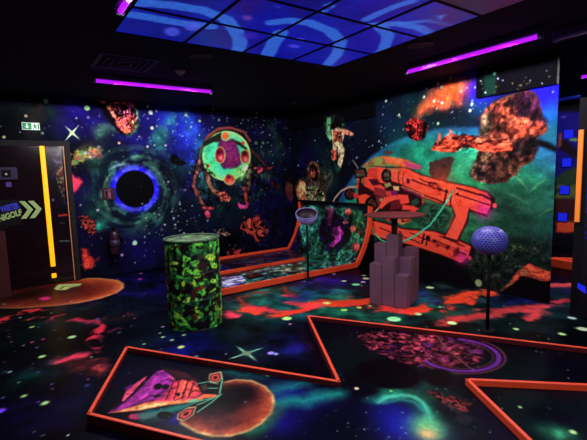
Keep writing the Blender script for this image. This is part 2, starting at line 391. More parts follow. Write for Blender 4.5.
# meteor at the top
bw.poly([(87, 97), (135, 100), (139, 112), (138, 122), (135, 130), (129, 136), (121, 133), (112, 124), (100, 110)], (9, 5, 18), soft=.05, rough=.04)
bw.mottle([(95, 98), (134, 101), (138, 112), (138, 124), (134, 132), (128, 135), (120, 129), (115, 121), (112, 113), (104, 104)], [(10, 4, 16), (255, 110, 160), (12, 4, 16), (255, 120, 100)], 8, .04, .03, 33, hard=.12)
bw.mottle([(116, 122), (134, 112), (138, 124), (134, 132), (128, 135), (120, 130)], [(244, 110, 70), (235, 90, 80), (20, 8, 20), (230, 150, 90)], 8, .03, .04, 35, op=.8)
bw.stroke([(136, 108), (138.5, 120), (135, 131), (128, 135.5)], .05, (70, 150, 120), soft=.05, op=.7)
bw.mottle([(78, 216), (88, 216), (95, 222), (96, 231), (90, 236), (83, 230)], [(14, 6, 14), (190, 80, 70), (14, 6, 14), (150, 60, 50)], 14, .05, .03, 43)
bw.poly([(70, 172), (79, 178), (82, 182), (78, 190), (70, 196)], (225, 70, 95), soft=.05, rough=.04)
bw.mottle([(82, 248), (88, 250), (89, 256), (96, 260), (99, 258), (94, 266), (86, 269), (82, 262)], [(200, 60, 50), (235, 84, 64), (150, 90, 80)], 9, .05, .05, 53)
# spiky dark rock
bw.mottle([(170, 157), (176, 152), (184, 158), (188, 164), (180, 166), (172, 164)], [(6, 8, 14), (20, 26, 30), (6, 8, 14)], 16, .1, .03, 63)
# round pod with robot arms
BR = (120, 70, 66); BR2 = (150, 84, 70)
for pts, w, c in [([(201, 150), (199, 164), (195, 176), (194, 186), (199, 197), (205, 208)], .07, BR), ([(205, 208), (208, 216)], .09, (176, 60, 90)), ([(204, 208), (213, 208)], .06, (150, 60, 70)), ([(205, 165), (208, 180), (214, 192), (222, 194)], .09, (128, 92, 74)),
                  ([(250, 160), (249, 176), (248, 186), (246, 198)], .08, (110, 70, 66)), ([(245, 188), (246, 200)], .09, (150, 60, 60)), ([(249, 148), (257, 156), (266, 166), (272, 168)], .06, (90, 50, 56)), ([(255, 168), (262, 169), (273, 168)], .05, (150, 56, 70)),
                  ([(258, 172), (262, 170)], .07, (150, 56, 70))]:
    bw.stroke(pts, w+.03, (16, 10, 18), soft=.03); bw.stroke(pts, w, c, soft=.03, rough=.02)
bw.mottle([(218, 194), (224, 192), (231, 197), (230, 201), (222, 200)], [(220, 110, 80), (190, 80, 80), (60, 30, 30)], 18, .05, .02, 73)
bw.stroke([(239, 204), (241, 207), (246, 207), (248, 203)], .07, (195, 60, 110), soft=.02)
bw.ell(226, 155, 25.5, 26.5, (70, 34, 34), soft=.04)
bw.ramp(ellpts(226.5, 156, 24.2, 25), [(0, (190, 255, 150)), (.05, (130, 245, 150)), (.2, (70, 230, 170)), (.45, (80, 215, 160))], soft=.02)
bw.glow((240, 172), .22, (150, 240, 120), .8, noise=.1); bw.glow((212, 165), .14, (90, 220, 120), .7, noise=.1); bw.glow((207, 150), .2, (60, 200, 150), .6, noise=.2)
bw.stroke([(203, 147), (208, 136), (218, 129), (230, 127.5), (244, 132), (250, 141)], .05, (150, 80, 70), soft=.02)
bw.poly([(203, 142), (217, 134), (222, 132), (222, 142), (214, 142), (203, 147)], (50, 56, 44), soft=.03)
bw.poly([(232, 139), (240, 142), (247, 148), (247, 151), (240, 146), (233, 143)], (60, 60, 40), soft=.03)
bw.poly([(220, 139), (233, 139), (238, 147), (242, 163), (236, 168), (223, 168), (218, 160), (218, 145)], (122, 40, 110), soft=.05, rough=.02)
bw.mottle([(222, 142), (234, 142), (239, 160), (230, 168), (220, 160)], [(140, 50, 120), (170, 60, 90), (110, 40, 130)], 14, .02, .05, 83, op=.7)
for cx, cy, rx, ry, rim, c, hl in [(225.5, 136, 4.6, 5, (150, 225, 150), (240, 104, 60), 0), (220, 155, 5.6, 8.6, (200, 190, 110), (140, 30, 60), 1), (245, 156.5, 5, 7.2, (200, 170, 100), (140, 40, 56), 1), (229.5, 179.5, 6, 5.4, (190, 200, 110), (205, 60, 60), 1)]:
    bw.ell(cx, cy, rx, ry, rim, soft=.02); bw.ell(cx, cy, rx-1.2, ry-1.2, c, soft=.03)
    if hl: bw.glow((cx+.8, cy+3), .06, (255, 130, 120), 1, noise=0); bw.poly(ellpts(cx-1, cy-3, 2.2, 2.2), (70, 16, 40), soft=.04, op=.7)
for p in [(208, 166), (243, 143)]: bw.dot(p, .035, (210, 60, 60))
bw.grain(ellpts(226, 156, 24, 25), 14, .12, 62, .03, hi=1.05); bw.grain([(190, 150), (208, 165), (232, 200), (206, 216), (190, 190)], 18, .7, 64, hi=1.5); bw.grain([(240, 165), (275, 160), (290, 195), (236, 210)], 18, .7, 65, hi=1.4)
bw.grain([(87, 97), (135, 100), (139, 122), (129, 136), (112, 124)], 18, .8, 66, hi=1.4)
# orange splashes
bw.mottle([(236, 228), (246, 218), (256, 217), (264, 222), (270, 228), (268, 235), (262, 236), (256, 243), (250, 236), (240, 230)], [(10, 5, 14), (190, 76, 64), (14, 5, 14), (210, 92, 70)], 7, .12, .02, 93, cover=.9)
bw.mottle([(268, 176), (276, 180), (282, 188), (276, 190), (268, 184)], [(170, 84, 66), (30, 16, 20), (190, 90, 70)], 14, .08, .02, 94, cover=.8)
bw.mottle([(266, 184), (272, 190), (272, 193), (266, 188)], [(150, 110, 90), (20, 20, 30)], 14, .04, .02, 95)
bw.mottle([(217, 231), (225, 230), (229, 235), (224, 238), (218, 236)], [(150, 130, 110), (20, 14, 30), (190, 150, 130)], 20, .1, .02, 96, cover=.8)
bw.mottle([(226, 252), (234, 248), (240, 251), (238, 256), (228, 257)], [(180, 60, 60), (30, 8, 24)], 14, .06, .02, 97, cover=.9)
# hand and dark figures beside the corner
bw.poly([(285, 187), (287, 182), (292, 184), (294, 190), (294, 197), (291, 202), (288, 199), (285, 193)], (225, 96, 70), soft=.04, rough=.02)
bw.mottle([(268, 168), (296, 175), (297, 246), (272, 248), (266, 226)], [(6, 6, 22), (22, 14, 80), (10, 12, 24), (30, 34, 40)], 3, .1, .1, 98, op=.6)
g = bw
pos = np.stack([g.U, np.full_like(g.U, YW), g.V], -1)
wl = grid_mesh('wall_left', pos, g.C, PM); props(wl, kind='structure')

# ================================================================== RIGHT WALL MURAL
rw = Mural(np.arange(2.15, YW+0.001, 0.0095), np.arange(0.0, ZC+0.01, 0.0095), (10, 14, 34), lambda x, y: onx(x, y)[[1, 2]])
clouds(rw, ALL, [(1.1, 121, .4, .95, (14, 14, 60), .8, 1, 1), (1.8, 131, .5, 1.0, (12, 40, 44), .7, 1, 1)])
for p, r, c, o, n in [((400, 105), .5, (28, 60, 84), .9, .5), ((385, 120), .35, (20, 44, 84), .8, .5), ((476, 90), .4, (40, 26, 200), 1, .2), ((470, 78), .3, (40, 26, 190), .9, .2), ((448, 84), .3, (30, 36, 130), .8, .4), ((552, 95), .35, (36, 30, 230), 1, .1), ((555, 84), .3, (40, 26, 235), 1, .1), ((548, 118), .22, (40, 110, 210), .9, .3), ((478, 96), .2, (34, 24, 170), .8, .3),
                      ((543, 88), .2, (38, 30, 225), 1, .1), ((535, 86), .2, (38, 30, 215), 1, .1), ((552, 135), .22, (40, 150, 130), .9, .3), ((420, 108), .3, (20, 90, 84), .8, .5), ((470, 108), .25, (30, 110, 80), .9, .5), ((480, 112), .2, (20, 90, 90), .8, .5), ((312, 180), .3, (20, 40, 60), .7, .5), ((325, 175), .35, (46, 80, 66), .8, .7), ((320, 150), .4, (20, 50, 60), .8, .6), ((305, 160), .4, (24, 14, 90), .8, .3), ((350, 140), .4, (20, 18, 70), .7, .4)]:
    rw.glow(p, r, c, o, noise=n, ns=4, seed=int(p[0])+3)
NB = [(414, 116), (417.5, 110), (424, 100), (435, 91.5), (446, 82), (454, 78), (459, 81), (464, 77.5), (471, 80), (470.5, 91), (466, 98), (465, 105), (457, 105), (452, 101), (445, 107), (435, 107), (426, 111), (420, 117)]
rw.poly(NB, (96, 84, 60), soft=.22, rough=.1, op=.9)
rw.poly([(440, 104), (456, 102), (470, 108), (474, 120), (440, 124), (428, 118)], (18, 24, 34), soft=.25, rough=.08, op=.8)
rw.poly(NB, (224, 92, 56), soft=.16, rough=.09, rs=7, op=.9)
rw.mottle([(424, 106), (438, 94), (452, 82), (462, 84), (466, 94), (458, 100), (446, 102), (432, 106)], [(230, 100, 60), (255, 130, 80), (190, 80, 56), (255, 120, 70)], 5, .08, .14, 133, hard=.5, op=.75)
rw.glow((456, 90), .16, (250, 110, 44), .9, noise=.4, ns=7); rw.glow((440, 98), .16, (236, 90, 50), .8, noise=.5, ns=8); rw.glow((465, 86), .1, (200, 110, 60), .7)
rw.grain([(410, 118), (438, 80), (472, 74), (472, 104), (440, 112)], 9, .3, 76, .2, hi=1.2); rw.glow((479, 88), .22, (50, 24, 225), .9, noise=.1)
rw.stars(110, 2.9, 4.85, 1.9, 2.85, (.008, .026), 25); rw.stars(60, 4.9, 7.2, 1.2, 2.5, (.008, .024), 26); rw.stars(26, 2.06, 3.1, 2.4, 2.85, (.008, .02), 27)
for p in [(438, 84), (441.5, 87), (424, 97), (434, 101), (386, 101), (399, 115), (442, 103), (472, 104), (470, 110.5), (438, 123.5)]: rw.dot(p, .022, (190, 220, 190))
# green planet with blue rim
PL = [(322, 262), (328, 232), (337, 204), (346, 186), (357, 170), (372, 155), (395, 141), (420, 132), (450, 127), (480, 127), (505, 131), (530, 139), (548, 147), (566, 153), (570, 320), (322, 285)]
rw.ramp(PL, [(-.1, (20, 40, 90)), (0, (44, 92, 150)), (.1, (40, 116, 150)), (.28, (48, 166, 128)), (.7, (50, 172, 104)), (1.2, (46, 120, 76)), (1.7, (40, 72, 54))], soft=.05)
sl = rw.box(rw.P(PL), .05); ins = np.clip(-rw.sdf(rw.P(PL), sl)/.2, 0, 1)
v = (rw.n(sl, 2.2, 171, 5, 1, 1.6)-.5)*2.6+.5; rw.put(sl, ins*np.clip(v-.45, 0, 1)*1.1, (26, 70, 62))
v = (rw.n(sl, 5, 181, 5, .6, 2)-.5)*2.6+.5; rw.put(sl, ins*np.clip(v-.55, 0, 1)*.9, (90, 190, 130))
for p, r, c, o in [((545, 165), .3, (56, 120, 190), .9), ((555, 160), .25, (60, 130, 200), .9), ((400, 152), .35, (40, 164, 130), .6), ((440, 145), .3, (44, 140, 130), .6), ((530, 178), .3, (50, 170, 110), .8), ((548, 195), .3, (50, 150, 100), .7), ((505, 200), .4, (50, 104, 70), .7), ((455, 170), .3, (50, 140, 96), .6), ((425, 150), .3, (40, 180, 130), .6),
                   ((530, 250), .6, (22, 40, 34), .9), ((500, 280), .5, (12, 18, 18), .9), ((548, 270), .4, (20, 30, 24), .9), ((460, 270), .4, (14, 12, 18), .9), ((520, 225), .4, (36, 70, 54), .7), ((435, 215), .3, (40, 96, 60), .7), ((345, 215), .2, (30, 130, 110), .8), ((352, 205), .12, (50, 170, 130), .7)]:
    rw.glow(p, r, c, o, noise=.35, ns=3, seed=int(p[0]))
for a, b, w, c in [((515, 176), (528, 190), .03, (120, 190, 120)), ((500, 190), (530, 205), .02, (90, 140, 100)), ((530, 192), (545, 180), .02, (120, 200, 130)), ((540, 215), (556, 208), .02, (110, 150, 90)), ((470, 178), (490, 192), .02, (90, 160, 100)), ((505, 205), (548, 216), .02, (70, 110, 80)), ((512, 170), (520, 165), .02, (100, 200, 140))]:
    rw.stroke([a, ((a[0]+b[0])/2, (a[1]+b[1])/2-1.5), b], w, c, soft=.03, op=.7, taper=True)
rw.mottle([(462, 248), (480, 236), (545, 238), (556, 262), (530, 262), (500, 292), (470, 288)], [(20, 30, 26), (20, 30, 26), (62, 80, 56), (20, 30, 26), (110, 124, 84)], 13, .1, .3, 191, op=.75, hard=.12)
rw.grain(PL, 6, .22, 77, .1, ay=1.7, hi=1.1)
rw.poly([(535, 139), (548, 142), (566, 152), (566, 156), (545, 148), (534, 144)], (14, 16, 28), soft=.04)
# dark foot of the wall
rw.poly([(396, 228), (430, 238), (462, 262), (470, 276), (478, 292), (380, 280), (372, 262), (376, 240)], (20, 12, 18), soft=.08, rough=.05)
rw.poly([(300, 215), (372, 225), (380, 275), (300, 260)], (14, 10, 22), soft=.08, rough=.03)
# rocks
rw.mottle([(404, 124), (412, 118), (424, 119), (427, 126), (424, 138), (416, 141), (409, 137)], [(30, 6, 10), (214, 60, 56), (60, 14, 16), (222, 74, 64)], 10, .03, .02, 201, hard=.2)
rw.poly([(424, 120), (427.5, 124), (425, 138), (421, 140)], (18, 6, 10), soft=.03)
rw.mottle([(429, 163), (438, 160), (452, 156.5), (454, 160), (449, 174), (446, 183), (436, 180), (430, 174)], [(60, 40, 34), (96, 60, 54), (74, 50, 44), (84, 54, 44)], 6, .02, .02, 211, hard=.3)
AST = [(479, 134), (481, 120), (485, 108), (494, 102), (505, 98), (518, 92), (528, 89), (536, 92), (540, 100), (541, 112), (545, 121), (548, 127), (545, 133), (538, 138), (537, 150), (532, 159), (523, 165), (519, 174), (507, 181), (494, 184), (480, 183), (473, 179), (469, 174), (475, 163), (479, 150)]
rw.mottle(AST, [(110, 64, 50), (140, 74, 56), (76, 40, 38), (150, 90, 70), (60, 30, 40)], 3.4, .03, .02, 221, hard=.4)
for pts, cols, sc, o in [([(518, 94), (530, 89), (540, 98), (541, 112), (546, 122), (530, 120), (516, 116), (506, 104)], [(40, 16, 44), (84, 34, 70), (54, 22, 50), (110, 52, 70)], 6, .9),
                         ([(481, 118), (486, 110), (498, 103), (512, 100), (516, 116), (520, 134), (505, 140), (486, 136)], [(186, 78, 52), (150, 60, 42), (200, 96, 64), (110, 46, 38)], 6, .85),
                         ([(478, 135), (482, 118), (490, 112), (492, 124), (488, 136)], [(150, 140, 110), (110, 96, 76), (180, 160, 130)], 9, .8),
                         ([(514, 122), (530, 118), (546, 124), (544, 132), (524, 138), (512, 140)], [(190, 76, 50), (140, 56, 44), (210, 100, 66)], 7, .9),
                         ([(522, 138), (538, 138), (537, 150), (528, 160), (512, 160), (508, 148)], [(50, 26, 30), (84, 40, 40), (36, 30, 34)], 5, .9),
                         ([(488, 156), (520, 158), (518, 173), (505, 181), (486, 182), (480, 170)], [(76, 46, 36), (52, 32, 30), (110, 70, 50)], 5, .85),
                         ([(470, 174), (478, 156), (490, 152), (486, 166), (478, 182)], [(140, 112, 88), (90, 60, 50), (170, 130, 90)], 9, .9),
                         ([(474, 170), (482, 168), (484, 176), (478, 180)], [(14, 10, 16), (60, 40, 40)], 12, .9)]:
    rw.mottle(pts, cols, sc, .05, .06, int(pts[0][0])+int(pts[0][1]), hard=.3, op=o)
for a in [(508, 103), (497, 108), (524, 104), (492, 118), (512, 112), (503, 124), (520, 130), (530, 112), (536, 118), (500, 130), (516, 98)]:
    rw.mottle(ellpts(a[0], a[1], 3.2, 2.2, -30), [(44, 16, 30), (70, 26, 34)], 12, .05, .04, int(a[0]), op=.7)
rw.grain(AST, 10, .6, 67, .05, ax=1.5, hi=1.2); rw.grain(AST, 26, .5, 68, .05, hi=1.2)
rw.grain([(404, 124), (424, 119), (424, 138), (409, 137)], 22, .7, 69)
# orange ridge ship crossing the rock
rw.mottle([(431, 149), (436, 142), (444, 138), (450, 134), (462, 136), (472, 135), (480, 138), (496, 139), (514, 141), (512, 150), (500, 152), (480, 150), (466, 148), (457, 152), (440, 152)], [(226, 84, 58), (200, 70, 50), (60, 22, 24), (232, 110, 80)], 8, .03, .015, 231, ax=.5, ay=1.6, hard=.2)
rw.poly([(436, 149), (454, 149), (458, 151.5), (440, 152)], (240, 90, 60), soft=.02); rw.poly([(470, 146), (512, 144), (512, 149), (480, 150)], (240, 92, 64), soft=.03, op=.8)
for p in [(439, 135), (450.5, 131)]: rw.poly([(p[0]-1, p[1]-2), (p[0]+2, p[1]-1), (p[0]+2, p[1]+6), (p[0]-2, p[1]+7)], (200, 110, 90), soft=.03)
rw.poly(ellpts(455, 138.5, 3.5, 1.6), (40, 12, 20), soft=.03); rw.poly(ellpts(464, 135, 3, 1.2), (60, 20, 24), soft=.03)
# big twin-hulled orange freighter (generic)
OR = (246, 82, 58); OR2 = (222, 66, 50); DK = (40, 12, 22)
def dark(pts, o=.9): rw.poly(pts, DK, soft=.03, op=o)
rw.poly([(362, 166), (376, 157), (384, 156), (396, 160), (408, 164), (421, 166.5), (421, 168.5), (404, 168), (390, 165), (376, 169), (364, 172)], (150, 150, 90), soft=.03)
rw.poly([(392, 159), (404, 162), (421, 166.5), (420, 169), (400, 167), (388, 163)], (232, 104, 60), soft=.04); rw.poly([(408, 163.5), (421, 166.3), (421, 168.6), (408, 168)], (170, 60, 130), soft=.05, op=.8)
rw.poly(ellpts(388, 152.5, 4.5, 1.6), (110, 66, 60), soft=.03)
rw.mottle([(356, 176), (372, 170), (396, 186), (424, 200), (428, 208), (404, 224), (388, 222), (372, 206), (358, 196)], [OR2, (150, 50, 44), (240, 90, 66), DK, (200, 120, 80)], 9, .03, .02, 241, hard=.12)
UP = [(390, 168), (404, 166), (420, 174), (446, 181), (470, 186), (488, 192), (494, 198), (493, 206), (487, 217), (478, 215), (466, 210), (450, 207), (430, 200), (408, 194), (396, 186)]
rw.poly(UP, (60, 16, 24), soft=.03); rw.poly([(390, 169), (404, 167), (420, 175), (446, 182.5), (470, 187), (487, 193), (491, 199), (491, 205), (486, 216), (478, 214), (466, 209), (450, 206), (430, 199), (408, 193), (396, 185)], OR, soft=.02)
LO = [(346, 222), (360, 216), (384, 222), (404, 228), (434, 230), (457, 238), (474, 246), (470, 258), (462, 264), (440, 256), (410, 246), (384, 240), (362, 234), (350, 230)]
rw.poly(LO, (60, 16, 24), soft=.03); rw.poly([(348, 222.5), (360, 217.5), (384, 223.5), (404, 229.5), (434, 231.5), (456, 239.5), (472, 247), (468, 257), (461, 262.5), (440, 254), (410, 244.5), (384, 238.5), (362, 232)], OR, soft=.02)
rw.poly([(450, 204), (470, 208), (468, 222), (458, 242), (443, 238), (450, 226), (454, 216), (452, 208)], (60, 16, 24), soft=.03)
rw.poly([(451, 203), (469, 208), (466, 221), (457, 240), (445, 236.5), (452, 225), (456, 216), (453, 208)], OR, soft=.02)
rw.glow((484, 211), .13, (225, 60, 160), .8, noise=.1); rw.glow((462, 257), .12, (215, 60, 150), .8, noise=.1); rw.glow((486, 196), .08, (180, 60, 120), .6, noise=.1)
rw.glow((440, 190), .25, (255, 100, 60), .7, noise=.2); rw.glow((456, 225), .12, (255, 90, 70), .7, noise=.1)
dark([(491, 196), (495, 199), (495, 206), (491, 210), (492, 203)]); dark([(471, 246), (476, 248), (474, 256), (468, 260)])
rw.dot((494.5, 205.5), .03, (230, 80, 90))
for pts, w in [([(412, 180), (440, 190), (448, 192)], .022), ([(420, 178), (424, 181), (436, 184)], .02), ([(457, 188), (484, 196), (491, 200)], .025), ([(456, 194), (480, 202), (490, 205)], .018), ([(404, 186), (426, 196), (446, 203)], .02), ([(447, 190), (444, 204)], .03), ([(452, 192), (450, 206)], .02),
               ([(428, 184), (432, 188), (442, 190)], .02), ([(410, 233), (430, 241), (452, 250), (466, 255)], .018), ([(424, 234), (422, 243)], .03), ([(428, 236), (426, 245)], .025), ([(433, 240), (448, 246), (458, 250)], .022), ([(380, 228), (404, 237), (420, 243)], .018), ([(440, 236), (464, 246)], .02), ([(396, 230), (392, 238)], .02), ([(470, 210), (486, 216)], .02)]:
    rw.stroke(pts, w, DK, soft=.015, rough=.01, op=.85)
for x, y, r in [(457.5, 194, .02), (435, 241, .025), (428, 238, .04), (400, 232, .02)]: rw.dot((x, y), r, DK)
rw.mottle([(424, 180), (440, 184), (444, 196), (430, 194)], [OR, OR, (200, 56, 44), DK], 12, .02, .05, 251, op=.5); rw.mottle([(432, 240), (460, 248), (458, 258), (436, 250)], [OR, OR, (200, 56, 44), DK], 12, .02, .05, 252, op=.5)
# engines and crew section
def zf(pts, s=7.34, x0=345, y0=150): return [(x0+x/s, y0+y/s) for x, y in pts]
def zp(pts, c, **k): rw.poly(zf(pts), c, soft=k.pop('soft', .022), **k)
zp([(110, 200), (200, 150), (300, 200), (430, 260), (560, 330), (560, 420), (420, 470), (160, 470), (80, 420), (90, 330), (100, 260)], (60, 20, 24), rough=.02)
zp([(170, 135), (245, 125), (262, 240), (200, 250), (160, 190)], (206, 66, 50)); zp([(240, 128), (300, 130), (300, 245), (262, 242), (238, 200)], (244, 84, 60))
zp(ellpts(303, 187, 36, 50, 8), (30, 12, 20)); rw.mottle(zf(ellpts(308, 190, 26, 38, 8)), [(70, 30, 34), (120, 100, 76), (24, 10, 16)], 22, .02, .02, 371)
zp([(338, 155), (402, 155), (440, 172), (478, 215), (474, 248), (420, 250), (345, 230)], (244, 86, 64)); zp([(452, 205), (478, 216), (476, 246), (452, 244)], (90, 28, 60)); rw.stroke(zf([(398, 160), (390, 200), (398, 246)]), .02, DK, op=.8); rw.stroke(zf([(430, 172), (424, 210), (428, 248)]), .016, DK, op=.7); zp([(300, 135), (410, 130), (420, 160), (340, 158)], (190, 110, 70), rough=.01)
zp([(115, 205), (185, 195), (290, 275), (300, 320), (240, 322), (140, 262)], (226, 74, 54)); zp([(172, 215), (232, 212), (262, 252), (205, 262)], (84, 28, 50)); zp([(120, 200), (150, 196), (145, 260), (118, 240)], (170, 90, 60))
zp([(215, 270), (300, 292), (292, 352), (212, 325)], (150, 50, 52)); zp([(285, 250), (330, 240), (345, 262), (300, 280)], (170, 160, 100), rough=.01); zp([(352, 262), (398, 268), (396, 300), (360, 300)], (220, 180, 120), rough=.01); zp([(300, 300), (352, 300), (350, 340), (300, 335)], (214, 70, 54)); zp([(330, 300), (385, 305), (380, 335), (345, 332)], (130, 40, 110), rough=.01)
zp([(96, 335), (150, 322), (205, 350), (205, 450), (110, 450)], (240, 80, 54)); zp(ellpts(190, 398, 44, 56, 6), (28, 10, 18)); rw.mottle(zf(ellpts(196, 402, 32, 44, 6)), [(80, 30, 30), (120, 84, 60), (24, 10, 16)], 22, .02, .02, 372)
zp([(225, 335), (290, 345), (300, 400), (250, 420), (232, 380)], (120, 50, 44)); zp([(290, 345), (375, 330), (385, 362), (330, 380), (300, 400), (270, 430), (240, 430)], (236, 84, 62)); zp([(382, 325), (462, 330), (474, 388), (410, 400), (378, 368)], (236, 76, 60)); zp([(250, 360), (275, 350), (280, 370), (262, 380)], (190, 150, 96), rough=.01)
zp([(335, 380), (400, 362), (412, 428), (330, 440)], (120, 34, 36)); zp([(400, 262), (440, 272), (520, 300), (560, 330), (560, 350), (470, 320), (404, 290)], (80, 26, 40), rough=.008); rw.stroke(zf([(415, 268), (500, 300), (580, 335)]), .02, (200, 110, 70)); rw.stroke(zf([(425, 285), (500, 312), (560, 345)]), .02, (150, 50, 90))
zp([(480, 380), (530, 350), (545, 385), (500, 420)], (50, 90, 60), rough=.01); zp([(420, 400), (500, 410), (560, 440), (420, 440)], (226, 74, 58))
zp([(62, 150), (100, 128), (150, 132), (165, 175), (120, 215), (75, 205)], (36, 20, 26), rough=.012); rw.mottle(zf([(70, 150), (140, 140), (150, 190), (90, 205)]), [(40, 20, 26), (110, 120, 90), (60, 26, 30), (140, 60, 50)], 20, .02, .02, 373)
zp(ellpts(38, 325, 44, 44), (30, 14, 22), rough=.012); rw.mottle(zf(ellpts(40, 325, 34, 34)), [(40, 18, 24), (130, 50, 44), (30, 14, 20), (90, 40, 36)], 18, .02, .02, 374); zp([(62, 310), (100, 318), (100, 350), (66, 360)], (200, 60, 56), rough=.01)
rw.stroke(zf([(55, 75), (75, 100), (95, 132)]), .03, (130, 130, 120)); rw.mottle(zf([(140, 105), (220, 50), (340, 50), (420, 75), (440, 125), (330, 115), (230, 105), (160, 125)]), [(150, 170, 90), (180, 130, 70), (110, 120, 70), (210, 120, 70)], 10, .02, .03, 375, hard=.3); rw.mottle(zf([(270, 45), (420, 60), (540, 110), (555, 130), (420, 122), (300, 90)]), [(236, 110, 60), (210, 90, 60), (240, 130, 80)], 6, .01, .03, 376, ax=.5, hard=.4); zp([(440, 88), (550, 115), (560, 132), (450, 125)], (170, 64, 130), soft=.05, op=.85)
rw.stroke(zf([(180, 118), (260, 122), (340, 128), (420, 128)]), .014, DK, op=.6); rw.stroke([(331, 206), (335, 198), (341, 191), (349, 187), (356, 187)], .04, (190, 160, 130), soft=.02)
rw.poly([(424, 202), (444, 207), (452, 214), (446, 226), (438, 232), (420, 226), (410, 218), (418, 210)], (40, 84, 56), soft=.04, rough=.02)
rw.mottle([(424, 204), (446, 208), (450, 216), (440, 230), (420, 224)], [(34, 70, 50), (70, 120, 80), (30, 60, 44)], 14, .02, .05, 263, op=.8)
rw.stroke([(371, 216), (370, 224), (374, 233), (381, 240), (390, 244), (400, 243), (415, 236), (430, 225), (442, 209), (453, 191)], .028, (80, 200, 150), soft=.015)
rw.stroke([(371, 222), (372, 214), (378, 209)], .025, (190, 180, 140), soft=.015)
FR = [(350, 160), (420, 160), (495, 196), (488, 218), (468, 262), (350, 232), (340, 200)]
rw.grain([(431, 149), (450, 131), (514, 141), (512, 152), (440, 152)], 20, .5, 70, ay=1.8, hi=1.15); rw.grain(UP, 16, .14, 71, ax=.6, ay=1.4, hi=1.05); rw.grain(LO, 16, .14, 72, ax=.6, ay=1.4, hi=1.05)
# floating astronaut

rw.mottle(ellpts(335, 126, 11, 9), [(20, 60, 44), (50, 110, 80), (30, 80, 60)], 5, .08, .12, 271, op=.8)
rw.poly([(327, 118), (331, 118), (330, 132), (333, 138), (330, 141), (326, 134)], (120, 190, 130), soft=.04)
rw.mottle([(332, 122), (337, 117), (342, 121), (342, 129), (336, 132), (331, 128)], [(14, 10, 16), (40, 24, 24), (20, 14, 20)], 14, .03, .03, 272)
rw.poly([(331, 130), (338, 127), (344, 130), (344, 138), (342, 143), (345, 150), (343, 160), (341, 168), (338, 168), (338, 156), (337, 148), (336, 156), (334, 161), (331, 159), (333, 146), (332, 138)], (205, 185, 140), soft=.03, rough=.01)
rw.poly([(341, 127), (347, 130), (354, 133), (353, 136), (347, 135), (342, 133)], (215, 130, 100), soft=.03)
rw.mottle([(333, 130), (342, 131), (342, 142), (334, 142)], [(190, 90, 70), (60, 30, 34), (220, 110, 80)], 16, .02, .03, 273)
rw.poly([(331, 150), (336, 150), (336, 159), (332, 160)], (210, 84, 70), soft=.03); rw.stroke([(337, 147), (337, 160)], .03, (40, 40, 36)); rw.poly([(334, 162), (341, 168), (338, 174), (335, 168)], (40, 80, 60), soft=.05)
rw.stroke([(343, 118), (367, 119)], .03, (10, 8, 14))
# big figure in a space suit above the ramp
rw.mottle([(312, 166), (330, 166), (334, 180), (330, 192), (320, 190)], [(40, 60, 50), (90, 100, 80), (30, 30, 34)], 6, .08, .1, 281, op=.8)
rw.poly([(305, 176), (308, 166), (313, 161), (318, 164), (322, 172), (327, 182), (326, 202), (299, 201), (296, 194), (294, 186), (298, 180)], (70, 56, 50), soft=.04, rough=.02)
rw.ell(313.5, 172, 6, 11, (120, 80, 60), ang=-8, soft=.03); rw.ell(314, 173, 4.2, 9, (30, 14, 18), ang=-8, soft=.03); rw.mottle(ellpts(313, 173, 2.6, 5), [(140, 60, 50), (60, 20, 24), (170, 84, 60)], 20, .02, .03, 282)
rw.mottle([(296, 190), (300, 180), (306, 184), (310, 190), (306, 201), (298, 201)], [(250, 110, 76), (190, 160, 110), (255, 140, 96)], 9, .03, .03, 283)
rw.mottle([(306, 186), (318, 186), (324, 192), (325, 202), (306, 202)], [(26, 18, 20), (160, 150, 110), (30, 20, 24), (110, 130, 90)], 9, .03, .03, 284)
rw.grain([(326, 115), (355, 115), (355, 170), (326, 170)], 20, .5, 74, hi=1.3); rw.grain([(296, 160), (330, 160), (330, 203), (296, 203)], 16, .6, 75, hi=1.4)
# rock on the skyline at the wall's free end
rw.poly([(497, 296), (505, 288), (512, 280), (520, 272), (529, 262), (536, 266), (545, 270), (562, 278), (562, 312), (497, 300)], (18, 8, 14), soft=.03, rough=.02)
rw.mottle([(500, 291), (508, 283), (515, 276), (521, 270), (529, 261), (536, 266), (545, 269), (562, 276), (562, 281), (545, 281), (532, 277), (520, 277), (512, 284), (503, 290)], [(226, 100, 66), (180, 70, 52), (110, 40, 36), (236, 120, 80), (100, 110, 70)], 11, .03, .02, 291, ay=1.8, hard=.25)
rw.dot((478.5, 283), .05, (150, 170, 120)); rw.dot((469.5, 258), .03, (210, 70, 90))
g = rw
pos = np.stack([np.full_like(g.U, XW), g.U, g.V], -1)[:, ::-1]
wr = grid_mesh('wall_right', pos, g.C[:, ::-1], PM); props(wr, kind='structure')

